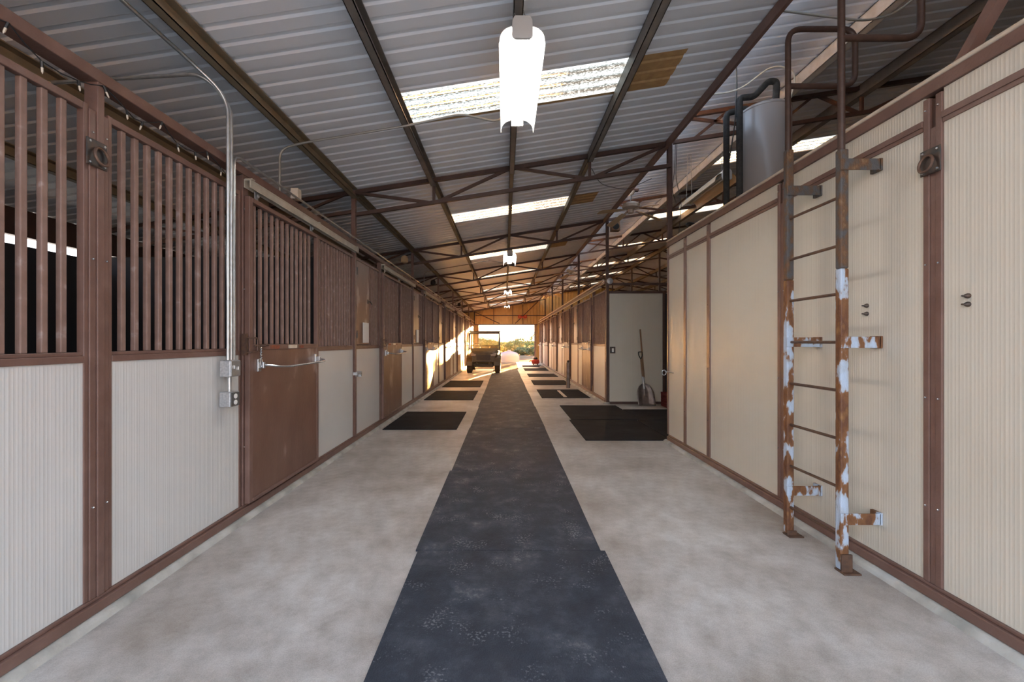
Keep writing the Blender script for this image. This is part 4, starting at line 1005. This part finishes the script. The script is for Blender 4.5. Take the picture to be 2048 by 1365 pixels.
hood = loft([sec(uy + .02, .50, .46, .86, .10, .40), sec(uy + .10, .60, .40, .93, .12, .50), sec(uy + .45, .66, .36, 1.0, .10, .58), sec(uy + .85, .68, .36, 1.06, .08, .62)], 'hood', 'body', r, bevel=.02)
for sx in (-1, 1):
    pts = []
    P = []
    for k in range(9):
        a = math.pi * k / 8
        P.append((uy + .33 - .42 * math.cos(a), .318 + .47 * math.sin(a)))
    Q = [(uy + .33 - .37 * math.cos(math.pi * k / 8), .318 + .40 * math.sin(math.pi * k / 8)) for k in range(9)]
    MB().prism(P + Q[::-1], 'x', ux + sx * .46, ux + sx * .73).build('front_fender', 'body', r, bevel=.012)
    P2 = [(a + 2.02, b) for a, b in P]; Q2 = [(a + 2.02, b) for a, b in Q]
    MB().prism(P2 + Q2[::-1], 'x', ux + sx * .46, ux + sx * .73).build('rear_fender', 'body', r, bevel=.012)
    m = MB().prism([(ux + sx * .30, .80), (ux + sx * .50, .87), (ux + sx * .57, .84), (ux + sx * .52, .74), (ux + sx * .34, .73)], 'y', uy - .015, uy + .10)
    m.build('headlight', 'lens', r, bevel=.006)
m = MB()
for k in range(4): m.box(ux - .27, ux + .27, uy - .012, uy + .03, .58 + k * .05, .60 + k * .05)
m.box(ux - .29, ux + .29, uy + .012, uy + .05, .56, .78); m.build('grille', 'black', r)
m = MB(); m.tube(rnd([(ux - .40, uy + .06, .42), (ux - .34, uy - .06, .50), (ux + .34, uy - .06, .50), (ux + .40, uy + .06, .42)], .08), .022, 8)
m.tube(rnd([(ux - .28, uy - .05, .50), (ux - .25, uy - .08, .34), (ux + .25, uy - .08, .34), (ux + .28, uy - .05, .50)], .06), .022, 8); m.build('bumper', 'black', r, smooth=True)
MB().box(ux - .42, ux + .42, uy + .10, uy + 2.75, .26, .42).build('chassis', 'black', r, bevel=.02)
for sx in (-1, 1):
    MB().bar((ux + sx * .18, uy + .33, .34), (ux + sx * .50, uy + .33, .32), .05, .04).build('suspension_arm', 'black', r)
MB().box(ux - .66, ux + .66, uy + .86, uy + 1.75, .34, .42).build('floor_pan', 'body', r, bevel=.01)
MB().box(ux - .60, ux + .60, uy + .80, uy + 1.0, .80, 1.04).build('dashboard', 'body', r, bevel=.04)
MB().box(ux - .60, ux + .60, uy + 1.30, uy + 1.75, .52, .68).build('seat_base', 'seat', r, bevel=.04)
for dx in (-.4, 0, .4): MB().prism([(uy + 1.66, .66), (uy + 1.78, .66), (uy + 1.88, 1.15), (uy + 1.78, 1.15)], 'x', ux + dx - .17, ux + dx + .17).build('seat_back', 'seat', r, bevel=.03)
m = MB().tube([(ux - .33 + .17 * math.cos(a), uy + 1.10 - .06 * math.sin(a), 1.12 + .15 * math.sin(a)) for a in [i * math.pi / 9 for i in range(18)]], .014, 8, True)
m.tube([(ux - .33, uy + 1.10, 1.12), (ux - .33, uy + .95, 1.0)], .016, 8); m.tube([(ux - .5, uy + 1.10, 1.12), (ux - .16, uy + 1.10, 1.12)], .01, 6); m.build('steering_wheel', 'black', r, smooth=True)
m = MB()
for sx in (-1, 1):
    m.tube(rnd([(ux + sx * .67, uy + .85, .98), (ux + sx * .66, uy + 1.18, 1.72), (ux + sx * .66, uy + 1.95, 1.76), (ux + sx * .66, uy + 1.95, .55)], .07), .036, 10)
for y, z in ((uy + 1.18, 1.72), (uy + 1.95, 1.76), (uy + 1.95, 1.15)): m.tube([(ux - .66, y, z), (ux + .66, y, z)], .03, 10)
m.build('roll_cage', 'black', r, smooth=True)
MB().box(ux - .71, ux + .71, uy + 1.10, uy + 2.02, 1.77, 1.82).build('roof', 'body', r, bevel=.015)
MB().prism([(uy + .835, 1.06), (uy + .845, 1.06), (uy + 1.135, 1.73), (uy + 1.125, 1.73)], 'x', ux - .62, ux + .62).build('windshield', 'windshield', r)
m = MB(); y0, y1 = uy + 1.98, uy + 2.95
m.box(ux - .66, ux + .66, y0, y1, .70, .74); m.box(ux - .66, ux - .62, y0, y1, .74, .98); m.box(ux + .62, ux + .66, y0, y1, .74, .98); m.box(ux - .62, ux + .62, y0, y0 + .04, .74, .98); m.box(ux - .62, ux + .62, y1 - .04, y1, .74, .98)
m.build('cargo_bed', 'body', r, bevel=.01)


r.location.z += .0135
# ------------------------------------------------------------------ outside
zg = -.35
r = thing('water_tank', 'pale domed plastic water tank outside beyond the opening', 'tank', (.30, 30.5, zg))
MB().lathe([(.74, 0), (.76, .05), (.76, .62), (.72, .75), (.60, .86), (.40, .95), (.18, .99), (.01, 1.0)], (.30, 30.5, zg), 36).build('shell', 'tankwhite', r, smooth=True)
MB().lathe([(.13, .98), (.13, 1.06), (.10, 1.09), (.01, 1.09)], (.30, 30.5, zg), 20).build('lid', 'tankwhite', r, smooth=True)
MB().tube([(.30, 29.73, zg + .12), (.30, 29.66, zg + .12)], .04, 10).build('outlet', 'black', r)
def shrub(x, y, rx, h, m, label):
    r = thing('tree', label, 'tree', (x, y, zg), 'trees outside the far opening')
    MB().tube([(x, y, zg), (x + .1, y, zg + h * .4), (x - .05, y + .1, zg + h * .75)], [.12, .08, .04], 8).build('trunk', 'bark', r)
    mb = MB()
    clumps = [(random.uniform(-rx, rx), random.uniform(.5, 1.0) * h, random.uniform(.22, .45)) for q in range(58)] if x > 6 else []
    for cx, cz, cr in clumps:
        for i in range(260):
            c = Vector((x + cx + random.gauss(0, cr * .5), y + random.gauss(0, cr), zg + cz + random.gauss(0, cr * .45)))
            d1 = Vector((random.gauss(0, 1), random.gauss(0, 1), random.gauss(0, 1))).normalized() * random.uniform(.05, .11); d2 = d1.orthogonal().normalized() * d1.length * .6
            mb.add([c - d1, c + d2, c + d1, c - d2], [(0, 1, 2, 3)])
    for i in range(2600 if x < 6 else 0):
        a = random.uniform(0, 2 * math.pi); u = random.uniform(-1, 1); rr = random.uniform(.55, 1.0) ** .5 * (1 + .18 * math.sin(3 * a + u * 4))
        q = math.sqrt(1 - u * u); c = Vector((x + rx * rr * q * math.cos(a), y + rx * .7 * rr * q * math.sin(a), zg + h * .52 + h * .5 * rr * u))
        if c.z < zg + .02: continue
        d1 = Vector((random.gauss(0, 1), random.gauss(0, 1), random.gauss(0, 1))).normalized() * random.uniform(.05, .11); d2 = d1.orthogonal().normalized() * d1.length * .6
        mb.add([c - d1, c + d2, c + d1, c - d2], [(0, 1, 2, 3)])
    mb.build('foliage', m, r, recalc=False)
for x, y, rx, h, m, lb in ((4.9, 60, 1.7, 3.1, 'leaf', 'tall grey-green tree at the right side of the far opening'), (2.7, 69, 1.4, 2.4, 'leaf', 'grey-green bushy tree between the water tank and the right jamb'),
                           (1.5, 66, 1.5, 2.0, 'leaf_gold', 'golden bush just above the water tank'), (-.2, 68, 1.5, 1.7, 'leaf_gold', 'low golden bush behind the right side of the vehicle'),
                           (-2.4, 66, 1.8, 2.1, 'leaf_gold', 'golden tree seen through the vehicle windshield'), (3.9, 50, 1.2, 1.1, 'leaf', 'low dark bush right of the water tank'),
                           (2.3, 52, 1.2, .95, 'leaf', 'low bush directly behind the water tank'), (-4.3, 70, 1.8, 2.5, 'leaf', 'dim tree at the left side of the far opening'),
                           (9.6, 66, 2.3, 6.2, 'leaf', 'wide tree outside, hidden to the right of the far opening')):
    shrub(x, y, rx, h, m, lb)
rows = []
for i in range(13):
    a = i / 12; rows.append([(-160 + 320 * a, 190, -1), (-160 + 320 * a, 230, 6 + 3.5 * math.sin(a * 9) + 2 * math.sin(a * 21))])
struct(MB().grid(rows).build('hill', 'leaf_gold', recalc=False))
